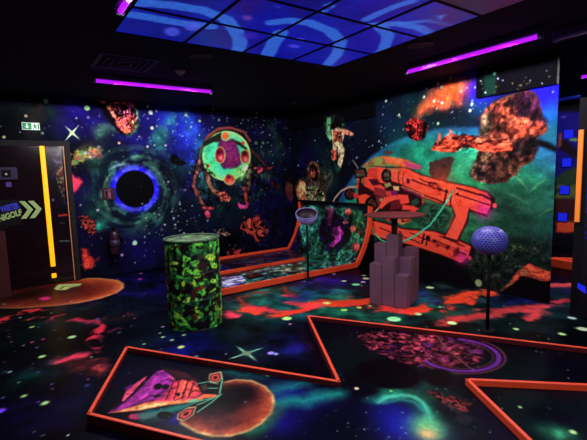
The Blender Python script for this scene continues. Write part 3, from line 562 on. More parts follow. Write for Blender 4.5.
# ================================================================== FLOOR
us = np.concatenate([np.arange(-1.6, 5.3, 0.0125), np.arange(5.3, 10.8, 0.05)]); vs = np.arange(0.3, 7.4, 0.0125)
fl = Mural(us, vs, (7, 6, 17), lambda x, y: onz(x, y, 0)[:2])
clouds(fl, ALL, [(1.2, 321, .5, 1.0, (22, 12, 58), .65, 1, 1), (1.6, 331, .55, 1.0, (8, 34, 32), .5, 1, 1)])
for p, r, c, o in [((150, 290), .9, (24, 14, 96), .8), ((140, 280), .6, (26, 16, 110), .7), ((160, 360), .3, (26, 20, 110), .8), ((190, 345), .35, (26, 24, 130), .8), ((300, 345), .35, (34, 26, 120), .9), ((318, 288), .5, (40, 36, 130), .9), ((300, 292), .3, (30, 40, 130), .9), ((335, 280), .5, (44, 30, 130), .9), ((415, 295), .4, (30, 26, 130), .9), ((420, 300), .3, (30, 26, 120), .8), ((520, 302), .4, (30, 24, 110), .8), ((505, 298), .3, (30, 24, 100), .8), ((60, 400), .3, (20, 16, 60), .6), ((530, 330), .4, (14, 30, 34), .8), ((565, 290), .5, (30, 22, 90), .8)]:
    fl.glow(p, r, c, o, noise=.5, ns=2.6, seed=int(p[0])+int(p[1]))
for p, r, c, o in [((265, 295), .5, (36, 110, 90), .95), ((245, 305), .4, (30, 90, 76), .9), ((285, 300), .5, (30, 120, 100), .95), ((300, 307), .35, (36, 130, 104), .9), ((255, 318), .35, (24, 80, 70), .8), ((335, 297), .4, (44, 140, 96), .9), ((350, 300), .35, (44, 130, 90), .9), ((365, 318), .3, (30, 110, 76), .9), ((330, 312), .25, (30, 110, 80), .9), ((390, 316), .4, (20, 70, 52), .8), ((400, 308), .3, (30, 120, 90), .8), ((445, 292), .5, (60, 84, 70), .7), ((440, 305), .5, (20, 110, 80), .8), ((485, 296), .2, (40, 140, 90), .8), ((30, 330), .5, (14, 50, 44), .8), ((90, 308), .4, (16, 50, 46), .8), ((10, 312), .3, (20, 80, 60), .8), ((120, 315), .35, (14, 40, 44), .7), ((20, 380), .3, (12, 50, 46), .8), ((45, 370), .2, (14, 60, 50), .6), ((470, 318), .5, (16, 60, 50), .8), ((540, 312), .4, (16, 56, 48), .8), ((565, 298), .5, (14, 60, 50), .7)]:
    fl.glow(p, r, c, o, noise=.7, ns=6, seed=int(p[0])+int(p[1]), ar=1.3, ang=.8)
fl.grain(None, 5, .5, 78, hi=1.25)
# round planet printed at the door
fl.ramp([(-25, 290), (0, 284), (30, 281), (70, 278), (100, 278), (118, 280), (124, 283.5), (124, 288), (117, 293), (103, 298), (80, 303), (55, 306), (20, 308.5), (-25, 308.5)], [(0, (232, 180, 120)), (.06, (226, 120, 70)), (.3, (190, 70, 44)), (.8, (104, 40, 30)), (1.6, (50, 20, 22))], soft=.04)
fl.mottle([(-20, 292), (40, 286), (100, 281), (120, 284), (110, 294), (60, 303), (-20, 306)], [(70, 26, 24), (160, 60, 40), (90, 34, 28), (214, 100, 60)], 3.2, .1, .3, 341, ay=.35, hard=.5, op=.55)
fl.glow((20, 295), .9, (34, 14, 18), .85, noise=.2); fl.glow((50, 300), .4, (120, 44, 30), .5, noise=.2)
fl.poly([(54, 288.5), (58, 284.5), (66, 284), (82, 283.5), (80, 286), (72, 287), (66, 290), (56, 290)], (190, 215, 130), soft=.03); fl.stroke([(60, 289), (64, 286.5), (80, 285.5)], .03, (110, 60, 40)); 
for pts, w, c in [([(4, 320), (14, 316), (22, 312), (36, 311)], .28, (220, 60, 66)), ([(24, 323), (32, 320), (40, 318)], .2, (220, 56, 70)), ([(50, 320), (54, 317), (62, 315)], .12, (200, 56, 90)),
                  ([(70, 320), (80, 320), (92, 321), (98, 324), (99, 330), (95, 335)], .13, (226, 60, 90)), ([(97, 326), (96, 334), (92, 340), (96, 346), (101, 350)], .2, (214, 56, 70)), ([(84, 344), (92, 340), (98, 338)], .12, (214, 60, 80)), ([(112, 332), (118, 328)], .06, (170, 50, 80))]:
    fl.stroke(pts, w*.6, c, soft=.07, rough=.08, op=.9, tex=6)
fl.mottle([(100, 318), (130, 313), (135, 318), (112, 322)], [(130, 50, 50), (60, 26, 30)], 5, .1, .15, 342, op=.7)
fl.mottle([(56, 362), (66, 356), (84, 354), (100, 358), (110, 366), (104, 374), (96, 378), (88, 374), (76, 366)], [(150, 56, 54), (200, 70, 70), (110, 40, 44), (70, 30, 34)], 5, .12, .12, 343, hard=.4)
fl.stroke([(58, 361), (70, 357), (84, 356)], .1, (226, 70, 90), soft=.08, rough=.06)
# red river of nebula round the middle
for pts, w, c in [([(233, 316), (228, 310), (236, 304), (244, 303), (246, 309)], .16, (190, 60, 66)), ([(226, 313), (232, 317)], .16, (236, 70, 110)), ([(242, 296), (240, 302), (245, 305)], .07, (170, 56, 66)), ([(244, 297), (256, 293), (268, 293)], .06, (150, 60, 70)), ([(247, 309), (258, 312)], .22, (224, 70, 66)), ([(252, 307), (264, 308), (274, 312), (300, 311), (312, 306)], .12, (214, 60, 84)), ([(270, 316), (290, 314), (310, 308)], .14, (220, 64, 60)),
                  ([(287, 297), (290, 300), (300, 303), (316, 305)], .26, (240, 70, 80)), ([(300, 309), (318, 304)], .2, (236, 70, 110)), ([(310, 302), (330, 303), (350, 303), (372, 300)], .26, (240, 74, 60)), ([(335, 302), (340, 297), (346, 296)], .12, (226, 80, 60)), ([(350, 305), (380, 308), (410, 311), (424, 309)], .24, (238, 64, 72)), ([(410, 311), (430, 306), (445, 302), (460, 299)], .2, (240, 76, 62)), ([(455, 300), (470, 295), (487, 291)], .3, (236, 74, 64)), ([(470, 303), (480, 299), (487, 297)], .16, (226, 70, 66)), ([(284, 288), (288, 293), (296, 294)], .1, (140, 60, 64)),
                  ([(376, 310), (400, 311), (440, 312), (455, 308)], .12, (210, 60, 66)), ([(446, 320), (470, 318), (500, 312), (520, 308)], .2, (170, 60, 76)), ([(440, 324), (456, 318), (476, 312), (488, 309)], .1, (190, 64, 74)), ([(510, 310), (530, 309), (545, 305), (562, 303)], .16, (190, 66, 86)), ([(528, 318), (540, 311)], .12, (190, 66, 86)), ([(380, 327), (396, 318)], .05, (170, 50, 60)), ([(540, 285), (570, 285)], .25, (200, 80, 100)), ([(552, 302), (572, 300)], .12, (190, 60, 90)), ([(560, 283), (572, 283)], .1, (220, 170, 120))]:
    fl.stroke(pts, w*.9, (min(255, c[0]+6), c[1], max(0, c[2]-18)), soft=.08, rough=.08, op=.95, seed=int(pts[0][0]), tex=3.2)
for p, c in [((300, 298), (24, 30, 110)), ((330, 285), (40, 26, 120))]: fl.glow(p, .25, c, .8, noise=.4, ns=6)
fl.stars(240, -1.0, 5.1, .8, 7.3, (.008, .03), 35, sx=1.0)
fl.stars(50, -.6, 1.2, 3.2, 6.0, (.012, .036), 36, cols=((180, 220, 170), (200, 90, 150), (150, 120, 220)))
PG = (180, 225, 140)
for x, y, r, c in [(72, 337, .06, PG), (42, 356.5, .045, PG), (32, 327, .04, (180, 200, 130)), (45, 403, .04, PG), (24, 396, .03, PG), (0, 411, .05, (120, 80, 220)), (181, 347, .05, (220, 230, 130)), (163, 337, .03, PG), (172, 340, .03, PG), (184, 335, .03, PG), (287, 318.5, .08, (180, 230, 130)), (290, 324, .025, (230, 140, 160)), (344, 281, .06, (180, 220, 170)), (356, 284.5, .09, (120, 230, 140)), (334, 274, .05, (140, 150, 150)), (366, 278.5, .08, (190, 210, 160)), (363, 282, .05, (190, 210, 200)), (364, 275.5, .06, (140, 190, 150)),
                   (327, 303, .07, (220, 225, 120)), (344, 310, .06, (150, 235, 110)), (359, 307.5, .05, (230, 210, 120)), (370, 306, .03, (200, 220, 140)), (394, 319, .11, (150, 240, 150)), (418, 314, .06, (200, 220, 140)), (430, 287.5, .08, (190, 225, 160)), (440, 307, .03, PG), (452, 323, .07, (200, 230, 150)), (484, 330.5, .07, (220, 220, 150)), (583, 329, .08, (200, 220, 170)), (516, 329, .04, PG), (572, 318, .06, (190, 220, 200)), (562, 334, .05, PG), (508, 333, .0, PG), (141, 273.5, .04, (210, 110, 150)), (140, 279, .05, (200, 70, 170)), (271, 353, .045, (180, 150, 230)), (160, 333, .02, PG), (276, 354, .03, (170, 180, 230)), (144, 344, .02, PG), (112, 342, .0, PG)]:
    if r: fl.dot((x, y), r*.68, c, soft=.02)
fl.stroke([(44, 298), (46, 299)], .12, (215, 60, 120), soft=.05)
for a, b, w in [((228, 359.5), (265, 347), .038), ((235, 345), (258, 361.5), .038)]:
    fl.stroke([a, ((a[0]+b[0])/2, (a[1]+b[1])/2), b], w, (190, 255, 190), taper=True)
fl.dot((246.5, 353.3), .045, (255, 200, 140)); fl.dot((246.5, 353.3), .028, (250, 240, 190)); fl.glow((247, 353), .12, (40, 110, 90), .6, noise=0)
fl.poly([(306, 343), (311, 345), (314, 342), (313, 347), (317, 351), (312, 349.5), (308, 351), (310, 347)], (150, 80, 200), soft=.03)
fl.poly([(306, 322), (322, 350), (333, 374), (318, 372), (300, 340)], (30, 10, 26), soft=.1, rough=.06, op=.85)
FM = print_mat('floor_print', rough=0.35, spec=0.03)
g = fl
floor = grid_mesh('floor', np.stack([g.U, g.V, np.zeros_like(g.U)], -1), g.C, FM); props(floor, kind='structure')

# ================================================================== MINIGOLF LANE PRINTS
LZ = 0.03
LANE = [(.78, 3.86), (1.89, 2.20), (2.56, 3.47), (4.6, .22), (4.0, .35), (2.64, 1.64), (2.0, .52), (1.75, .75), (.32, 2.89)]
LM = print_mat('lane_print', rough=0.3, spec=0.04)
ln = Mural(np.arange(.3, 4.7, .0085), np.arange(.2, 3.9, .0085), (8, 8, 22), lambda x, y: onz(x, y, LZ)[:2])
clouds(ln, ALL, [(1.2, 421, .5, 1.0, (20, 14, 60), .7, 1, 1), (1.8, 431, .6, 1.0, (8, 34, 34), .6, 1, 1)])
for p, r, c, o in [((285, 395), .2, (34, 26, 150), 1), ((250, 380), .3, (20, 40, 80), .8), ((320, 405), .2, (30, 24, 110), .9), ((300, 415), .2, (24, 20, 100), .9), ((180, 418), .1, (26, 30, 150), 1), ((280, 425), .15, (30, 26, 140), .9), ((400, 425), .25, (22, 20, 120), 1), ((390, 410), .15, (24, 30, 110), .9), ((340, 425), .25, (10, 10, 34), .9), ((450, 420), .2, (12, 26, 30), .8), ((345, 345), .25, (14, 24, 30), .8)]:
    ln.glow(p, r, c, o, noise=.3, ns=4, seed=int(p[0]))
for pts, w, c, o in [([(232, 371), (245, 375), (262, 370)], .1, (30, 120, 96), .8), ([(276, 388), (300, 384), (330, 376)], .1, (40, 150, 130), .85), ([(278, 400), (300, 402), (322, 396), (335, 392)], .12, (40, 170, 140), .85), ([(274, 412), (262, 425), (250, 430)], .12, (40, 150, 90), .8), ([(264, 376), (275, 370), (290, 368)], .06, (30, 110, 90), .7), ([(130, 402), (160, 410), (195, 402), (214, 394)], .05, (40, 150, 120), .8), ([(150, 415), (170, 412), (190, 404)], .07, (40, 150, 120), .8),
                     ([(385, 398), (400, 392), (416, 396), (424, 410), (428, 430)], .1, (40, 150, 90), .9), ([(400, 395), (425, 388), (440, 380), (446, 372)], .12, (36, 90, 70), .8), ([(424, 400), (440, 396), (460, 402)], .12, (40, 96, 70), .7), ([(372, 400), (385, 396), (396, 394)], .04, (60, 200, 150), .8)]:
    ln.stroke(pts, w, c, soft=.13, rough=.06, op=o, seed=int(pts[0][0]))
for pts, w, c in [([(378, 402), (388, 397), (402, 395), (414, 397), (422, 402), (427, 412), (429, 424)], .035, (90, 210, 160)), ([(384, 403), (400, 399), (414, 402), (421, 410)], .02, (60, 170, 150))]: ln.stroke(pts, w, c, soft=.04, rough=.015, op=.9)
ln.glow((404, 425), .17, (34, 30, 170), .9, noise=.3, ns=6)
ln.glow((428, 430), .13, (80, 190, 130), 1, noise=.2); ln.glow((428, 424), .1, (110, 200, 120), .9, noise=.2, ns=9); ln.glow((428, 434), .07, (235, 190, 120), 1, noise=.1); ln.stars(60, 1.5, 2.6, 1.2, 2.0, (.005, .009), 46); ln.glow((443, 373), .06, (110, 220, 140), .8, noise=.2)
# planet
PP = [(205, 396), (212, 388), (222, 382), (236, 379), (252, 380), (266, 386), (274, 395), (275, 404), (272, 413), (262, 424), (248, 432), (230, 437), (212, 437), (196, 433), (180, 424), (178, 414), (190, 404)]
ln.ramp(PP, [(-.02, (200, 200, 120)), (.01, (240, 210, 130)), (.03, (206, 100, 60)), (.1, (140, 58, 46)), (.26, (84, 34, 38)), (.45, (46, 20, 28))], soft=.02)
ln.grain(PP, 14, .25, 80, .02)
ln.mottle(PP, [(40, 16, 24), (170, 70, 50), (60, 26, 30), (196, 96, 66)], 9, .0, .02, 441, hard=.4, op=.2)
ln.glow((216, 400), .2, (12, 6, 16), 1, noise=.15, ar=1.3, ang=-.6); ln.glow((240, 392), .14, (16, 8, 20), .95, noise=.2)
ln.glow((258, 412), .13, (190, 84, 56), .5, noise=.3, ns=12)
# wedge-shaped pink ship (generic)
def zs(pts): return [(100+x/4.515, 355+y/4.515) for x, y in pts]
def lp(pts, c, **k): ln.poly(zs(pts), c, soft=k.pop('soft', .012), **k)
lp([(28, 263), (130, 150), (200, 100), (270, 46), (395, 78), (445, 112), (470, 170), (540, 186), (400, 210), (180, 250)], (34, 12, 36), rough=.006)
lp([(100, 205), (112, 165), (160, 130), (215, 92), (205, 110), (150, 165), (110, 215)], (210, 80, 100), rough=.01); lp([(108, 150), (150, 128), (140, 150), (112, 160)], (120, 40, 120), rough=.01)
lp([(34, 262), (120, 200), (250, 76), (285, 66), (322, 84), (340, 120), (330, 160), (280, 196), (190, 214), (110, 244)], (156, 52, 138)); lp([(90, 240), (200, 150), (262, 90), (280, 92), (240, 150), (200, 200), (130, 236)], (186, 66, 156), soft=.03)
lp([(330, 120), (400, 105), (448, 128), (468, 172), (420, 200), (330, 212), (240, 226), (200, 214), (280, 196)], (214, 66, 84), soft=.03); lp([(360, 118), (420, 118), (455, 160), (400, 192), (330, 200), (340, 150)], (236, 84, 70), soft=.03, rough=.01)
lp([(34, 263), (110, 244), (200, 216), (320, 208), (430, 196), (530, 186), (420, 212), (300, 226), (180, 250)], (236, 130, 80), soft=.01); lp([(110, 250), (200, 226), (300, 216), (300, 224), (190, 244)], (250, 190, 120), soft=.02)
lp([(270, 50), (392, 80), (440, 114), (400, 118), (330, 98), (290, 72)], (66, 34, 40)); lp([(300, 66), (380, 84), (420, 108), (340, 92)], (92, 46, 50), soft=.03)
for x, y, rx, ry in [(262, 142, 20, 13), (297, 144, 16, 12), (258, 186, 18, 6), (352, 178, 11, 8), (374, 172, 9, 7), (262, 58, 8, 5)]: ln.poly(zs(ellpts(x, y, rx, ry, -12)), (30, 10, 26), soft=.01)
for a in [[(330, 120), (300, 200)], [(360, 110), (335, 200)], [(400, 108), (372, 196)], [(425, 125), (400, 192)], [(300, 110), (330, 122)], [(200, 200), (330, 150)], [(230, 180), (150, 226)], [(340, 206), (430, 160), (460, 168)], [(405, 120), (450, 150)]]: ln.stroke(zs(a), .010, (70, 20, 40), soft=.008, rough=.004)
for a in [[(265, 60), (160, 170), (60, 250)], [(250, 74), (120, 200)]]: ln.stroke(zs(a), .012, (24, 8, 26))
for a in [[(385, 118), (362, 194)], [(412, 120), (390, 190)], [(315, 96), (336, 110)]]: ln.stroke(zs(a), .010, (255, 120, 90), soft=.008, op=.9)
ln.grain(zs([(28, 263), (270, 46), (445, 112), (470, 170), (400, 210), (180, 250)]), 30, .28, 81, .02, hi=1.15)
lp([(132, 268), (200, 258), (270, 258), (230, 285), (160, 292), (128, 285)], (190, 54, 90), soft=.02, rough=.02); lp([(170, 262), (300, 240), (440, 208), (400, 240), (250, 275), (190, 300)], (50, 150, 120), soft=.05, rough=.02, op=.8)
ln.ell(165, 415.5, 8.2, 4.2, (60, 36, 50), soft=.012); ln.ell(165.3, 415.2, 7.6, 3.8, (14, 6, 20), soft=.012)
# small orange fighter (generic)
lp([(436, 128), (490, 108), (500, 80), (548, 72), (556, 104), (545, 170), (552, 182), (505, 222), (440, 266), (376, 302), (344, 294), (350, 264), (396, 234), (450, 214), (470, 190), (452, 160)], (26, 20, 26), rough=.005)
for a in [[(440, 130), (490, 120), (530, 130)], [(546, 78), (552, 110), (540, 172)], [(548, 176), (500, 216), (440, 258)], [(440, 225), (500, 200), (540, 180)], [(470, 150), (530, 150)], [(420, 215), (520, 190)]]: ln.stroke(zs(a), .012, (110, 190, 140), soft=.008)
lp([(430, 196), (470, 176), (530, 178), (520, 190), (460, 196)], (230, 110, 70)); lp([(400, 205), (440, 196), (440, 206), (404, 216)], (120, 200, 150))
for q in ([(494, 86), (545, 74), (552, 100), (538, 122), (504, 126), (490, 108)], [(345, 290), (352, 264), (396, 236), (436, 232), (424, 270), (376, 301)]):
    cx = sum(a for a, b in q)/6; cy = sum(b for a, b in q)/6
    lp(q, (214, 170, 120)); lp([(cx+(a-cx)*.82, cy+(b-cy)*.8) for a, b in q], (70, 24, 28)); lp([(cx+(a-cx)*.62, cy+(b-cy)*.6) for a, b in q], (214, 84, 66)); lp([(cx+(a-cx)*.3, cy+(b-cy)*.3) for a, b in q], (60, 16, 24))
lp([(455, 140), (480, 130), (490, 150), (465, 165)], (90, 70, 60), rough=.01)
# maroon round station and dark disc (generic)
ln.mottle([(358, 336), (372, 331), (400, 332), (440, 334), (476, 340), (486, 350), (482, 360), (460, 368), (430, 370), (414, 366), (396, 361), (376, 352), (362, 344)], [(104, 36, 50), (36, 14, 28), (130, 48, 58), (30, 10, 24), (80, 32, 70)], 7, .03, .03, 461, hard=.14)
ln.mottle([(398, 336), (440, 338), (466, 346), (462, 360), (436, 366), (410, 360)], [(140, 50, 58), (90, 32, 44), (160, 66, 60)], 8, .03, .06, 462, op=.6, cover=.6)
ln.grain([(358, 330), (480, 335), (490, 352), (460, 372), (400, 366), (358, 346)], 22, .75, 82, hi=1.4)
cv = ln.P([(x, y) for x, y in ellpts(459, 356, 46, 18, 5)]); 
for rr2, w, c in [(1.0, .03, (120, 60, 70)), (.96, .015, (30, 10, 30)), (.86, .05, (126, 56, 150)), (.8, .012, (30, 10, 30)), (.74, .012, (120, 60, 60))]:
    pts = ellpts(459, 355, 46*rr2, 18*rr2, 5, 48); ln.stroke(pts[-12:]+pts[:20], w, c, soft=.015, op=.85)
ln.stroke([(437, 336), (448, 350), (470, 368)], .014, (130, 80, 80)); ln.stroke([(450, 366), (470, 354), (484, 342)], .01, (110, 60, 70)); ln.stroke([(432, 350), (460, 352), (484, 358)], .01, (110, 60, 70))
ln.poly(ellpts(388, 374, 33, 14, 8), (7, 5, 14), soft=.03); ln.poly(ellpts(440, 378, 16, 9, 10), (9, 9, 18), soft=.05)
ln.mottle([(428, 391), (440, 392), (458, 398), (472, 405), (468, 412), (450, 408), (436, 400)], [(20, 10, 18), (150, 60, 54), (30, 16, 20), (110, 44, 44)], 12, .03, .02, 463, hard=.12, cover=.85)
ln.mottle([(440, 400), (466, 410), (478, 425), (490, 440), (470, 436), (455, 420)], [(16, 26, 28), (40, 60, 60), (80, 60, 60)], 12, .06, .04, 464, op=.6, cover=.6)
ln.stars(150, .3, 4.5, .3, 3.8, (.005, .014), 45)
ln.dot((356.5, 388.5), .018, (225, 205, 160)); ln.dot((391, 391), .01, PG); ln.dot((268, 375), .02, (120, 220, 150)); ln.dot((276, 374), .02, (140, 220, 150))
lane_keep = inside(LANE, (ln.U[:-1, :-1]+ln.U[1:, 1:])/2, (ln.V[:-1, :-1]+ln.V[1:, 1:])/2)
# ------------------------------------------------------------------ the two golf lanes
def kerb_bar(a, b, z0=0.0, z1=0.075, w=0.026, ext=0.012, parent=None, m=None, two=False):
    a = np.array(a, float); b = np.array(b, float); d = (b-a)/np.linalg.norm(b-a); n = np.array([-d[1], d[0]])*w/2
    a = a-d*ext; b = b+d*ext
    bm = BM(); add_prism(bm, [a-n, b-n, b+n, a+n], z0, z1)
    bmesh.ops.bevel(bm, geom=[e for e in bm.edges], offset=0.004, segments=1, affect='EDGES')
    k = obj('kerb', bm, m or M['kerb'], parent)
    if two:
        k.data.materials.append(M['kerb_shaded'])  # sides get a darker colour for the weaker light below the top edge
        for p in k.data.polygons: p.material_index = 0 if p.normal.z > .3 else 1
    return k
lane = thing('minigolf_lane', 'large zigzag minigolf lane in the foreground with spaceship and planet print', 'minigolf lane', (0, 0, 0))
grid_mesh('playing_surface', np.stack([ln.U, ln.V, np.full_like(ln.U, LZ)], -1), ln.C, LM, lane, keep=lane_keep)
bm = BM(); add_prism(bm, LANE, 0.001, LZ-0.002); obj('base_board', bm, M['black'], lane)
A, B, C_, D, W1, W0, W2, E_, F_ = [np.array(p) for p in LANE]
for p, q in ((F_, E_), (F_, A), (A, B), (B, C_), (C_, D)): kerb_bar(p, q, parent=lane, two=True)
wedge = thing('minigolf_lane', 'pointed tip of a second minigolf lane at the lower right edge', 'minigolf lane', (0, 0, 0))
WZ = 0.034
wm = Mural(np.arange(1.9, 4.1, .01), np.arange(.3, 1.7, .01), (9, 8, 20), lambda x, y: onz(x, y, WZ)[:2])
clouds(wm, ALL, [(1.5, 521, .5, 1.0, (20, 14, 56), .7, 1, 1), (2.2, 531, .6, 1.0, (8, 40, 36), .6, 1, 1)])
wm.glow((558, 434), .1, (90, 220, 140), 1, noise=.4, ns=9); wm.stars(40, 2, 4, .4, 1.6, (.005, .014), 55); wm.dot((573, 432), .02, PG); wm.dot((520, 407), .012, PG)
WG = [(2.64, 1.64), (4.0, .35), (2.0, .52)]
wk = inside(WG, (wm.U[:-1, :-1]+wm.U[1:, 1:])/2, (wm.V[:-1, :-1]+wm.V[1:, 1:])/2)
grid_mesh('playing_surface', np.stack([wm.U, wm.V, np.full_like(wm.U, WZ)], -1), wm.C, LM, wedge, keep=wk)
kerb_bar(W0, W1, z1=0.08, parent=wedge); kerb_bar(W0, W2, z1=0.08, parent=wedge)

# ------------------------------------------------------------------ ramp lane along the back wall, curving up at its end
ramp = thing('minigolf_ramp', 'ramp lane with orange kerbs curving up against the right wall', 'minigolf ramp', (0, 0, 0))
RY0, RY1, RX0, RZ, RR = 4.99, 6.98, 2.2, 0.055, 0.52
RR = 1.4; T0 = math.radians(50); XC = 5.03-RR*(1-math.sin(T0))
def ramp_pt(s):
    """arc length -> (x, z, tangent angle)"""
    L = XC-RX0
    if s <= L: return RX0+s, RZ, 0.0
    t = T0+(s-L)/RR
    if t < math.pi/2: return XC+RR*(math.sin(t)-math.sin(T0)), RZ+RR*(math.cos(T0)-math.cos(t)), t
    return 5.03, RZ+RR*math.cos(T0)+(s-L-RR*(math.pi/2-T0)), math.pi/2
SL = XC-RX0; SMAX = SL+RR*(math.pi/2-T0)+0.07
def rconv(x, y):
    p = onz(x, y, RZ)
    if p[0] < XC: return np.array([p[0]-RX0, p[1]])
    best = None
    for k in range(60):
        s = SL+(SMAX-SL)*k/59; X, Z, t = ramp_pt(s); q = onx(x, y, X)
        e = abs(q[2]-Z)
        if best is None or e < best[0]: best = (e, s, q[1])
    return np.array(best[1:])
rm = Mural(np.arange(0, SMAX+.001, .012), np.arange(RY0, RY1+.001, .012), (12, 12, 30), rconv)
clouds(rm, ALL, [(1.6, 621, .45, .9, (20, 16, 80), .8, 1, 1), (2.0, 631, .55, .9, (14, 60, 54), .7, .6, 1)])
rm.mottle([(226, 282), (240, 275), (262, 268), (300, 262), (340, 258), (352, 262), (330, 268), (290, 276), (240, 290), (224, 292)], [(40, 130, 110), (16, 30, 50), (90, 170, 140), (24, 40, 60), (150, 180, 160)], 5, .08, .06, 641, ax=.6, hard=.2)
rm.mottle([(222, 277), (240, 276), (246, 280), (236, 288), (222, 290)], [(40, 30, 110), (190, 190, 220), (50, 30, 120), (200, 210, 220)], 7, .03, .03, 642, ax=.4, ay=2, hard=.15)
rm.mottle([(264, 268), (290, 266), (306, 268), (300, 274), (280, 274)], [(190, 190, 140), (120, 140, 110), (30, 40, 60)], 10, .05, .04, 643, cover=.7)
rm.mottle([(226, 262), (250, 256), (292, 250), (312, 252), (290, 260), (250, 266)], [(20, 18, 50), (60, 50, 90), (16, 50, 60), (110, 60, 90)], 5, .05, .06, 644, ax=.6, op=.8)
rm.mottle([(300, 204), (362, 209), (366, 232), (356, 256), (330, 262), (300, 262), (300, 236), (306, 222)], [(16, 40, 44), (40, 110, 80), (14, 24, 34), (60, 150, 110), (30, 70, 60)], 6, .06, .06, 645, hard=.15, ay=1.2)
rm.mottle([(300, 206), (316, 206), (326, 216), (318, 232), (306, 246), (300, 236)], [(60, 160, 130), (30, 90, 80), (90, 190, 150)], 12, .06, .06, 646, hard=.3)
rm.mottle([(348, 208), (362, 210), (364, 226), (358, 244), (348, 240)], [(70, 150, 90), (30, 70, 50), (120, 180, 100)], 12, .06, .06, 647, hard=.2, op=.8)
rm.mottle([(326, 214), (338, 212), (350, 224), (350, 240), (340, 250), (330, 252), (320, 240), (318, 228)], [(14, 8, 24), (30, 14, 60), (12, 8, 20)], 5, .1, .08, 648)
rm.mottle([(334, 228), (340, 226), (344, 232), (340, 240), (333, 248), (329, 246), (336, 238), (332, 234)], [(190, 60, 150), (150, 50, 130)], 8, .03, .03, 649)
for x, y, r in [(356, 247, .1), (353, 229, .06), (348, 212, .08), (360, 232, .05), (345, 222, .04)]: rm.mottle(ellpts(x, y, r*42, r*48), [(200, 70, 60), (120, 40, 44), (220, 96, 80)], 16, .03, .03, int(x), hard=.2)
rm.poly([(328, 206), (334, 208), (332, 222), (328, 226), (326, 214)], (140, 50, 90), soft=.06, rough=.05, op=.7)
rm.mottle([(296, 208), (302, 208), (303, 222), (298, 228)], [(226, 90, 70), (140, 60, 50)], 9, .03, .03, 650)
rm.grain(None, 9, .6, 83, hi=1.35)
rm.stars(120, .2, SMAX-.2, RY0, RY1, (.008, .022), 65)
X_, Z_, T_ = np.array([ramp_pt(s) for s in rm.us]).T
grid_mesh('playing_surface', np.stack([np.broadcast_to(X_, rm.U.shape), rm.V, np.broadcast_to(Z_, rm.U.shape)], -1), rm.C, print_mat('ramp_print', .35, .3), ramp)
def ramp_strip(name, y0, y1, h0, h1, m, s0=0.0, s1=SMAX):
    bm = BM(); ring = []
    ss = np.unique(np.concatenate([np.linspace(s0, min(SL, s1), 6), np.linspace(SL, SMAX, 26) if s1 > SL else [s1]]))
    for s in ss:
        x, z, t = ramp_pt(s); nx, nz = -math.sin(t), math.cos(t)
        ring.append([bm.verts.new((x+nx*h, y, z+nz*h)) for y, h in ((y0, h0), (y1, h0), (y1, h1), (y0, h1))])
    for a, b in zip(ring, ring[1:]):
        for k in range(4): bm.faces.new((a[k], a[(k+1) % 4], b[(k+1) % 4], b[k]))
    bm.faces.new(ring[0][::-1]); bm.faces.new(ring[-1])
    return obj(name, bm, m, ramp)
ramp_strip('kerb', RY0-.035, RY0-.001, -.04, .04, M['kerb']); ramp_strip('kerb', RY1+.001, RY1+.035, -.04, .04, M['kerb'])
ramp_strip('divider_rail', 5.88, 5.92, .0, .045, M['kerb'], 0, 2.1)
ramp_strip('backing', RY0, RY1, -.034, -.003, M['black'])
x, z, t = ramp_pt(SMAX); bm = BM(); add_box(bm, (x-.04, RY0-.05, z), (x+.03, RY1+.05, z+.03)); obj('top_edge', bm, M['black'], ramp)
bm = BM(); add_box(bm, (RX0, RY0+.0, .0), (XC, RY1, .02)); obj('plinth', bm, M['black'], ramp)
p = onz(254, 277, RZ); bm = BM(); add_box(bm, (p[0]-.14, p[1]-.1, RZ+.001), (p[0]+.12, p[1]+.1, RZ+.03), .006); props(obj('hole_block', bm, M['blackgloss'], ramp), 'small dark block on the ramp print')

# ------------------------------------------------------------------ painted drum
BC, BR_, BH = np.array([1.60, 4.25]), 0.288, 0.945
drum = thing('barrel', 'black barrel painted all over with glowing green brush strokes', 'barrel', (BC[0], BC[1], 0), 0.0)
bmU = Mural(np.arange(0, 2*math.pi*BR_, .0065), np.arange(0, BH, .0065), (9, 12, 14), lambda x, y: np.array([x, y]))
gg = np.random.default_rng(11); cir = 2*math.pi*BR_
for i in range(1100):
    u, v = gg.uniform(-.05, cir+.05), gg.uniform(0, BH); r1, r2 = gg.uniform(.018, .055), gg.uniform(.012, .03); an = gg.uniform(0, 180)
    k = gg.random(); col = ((40, 100, 50), (56, 150, 60), (100, 200, 60), (176, 255, 60), (96, 44, 28), (8, 12, 10))[int(np.searchsorted([.22, .44, .60, .68, .74, 1], k))]
    bmU.poly(ellpts(u, v, r1, r2, an, 12), col, soft=.008, rough=.006, op=gg.uniform(.55, 1))
    if col[1] > 60 and gg.random() < .35: bmU.poly(ellpts(u+.005, v+.004, r1*.5, r2*.45, an, 10), tuple(c*.45 for c in col), soft=.006, op=.7)
u0 = (math.atan2(-BC[1], -BC[0]) % (2*math.pi))*BR_
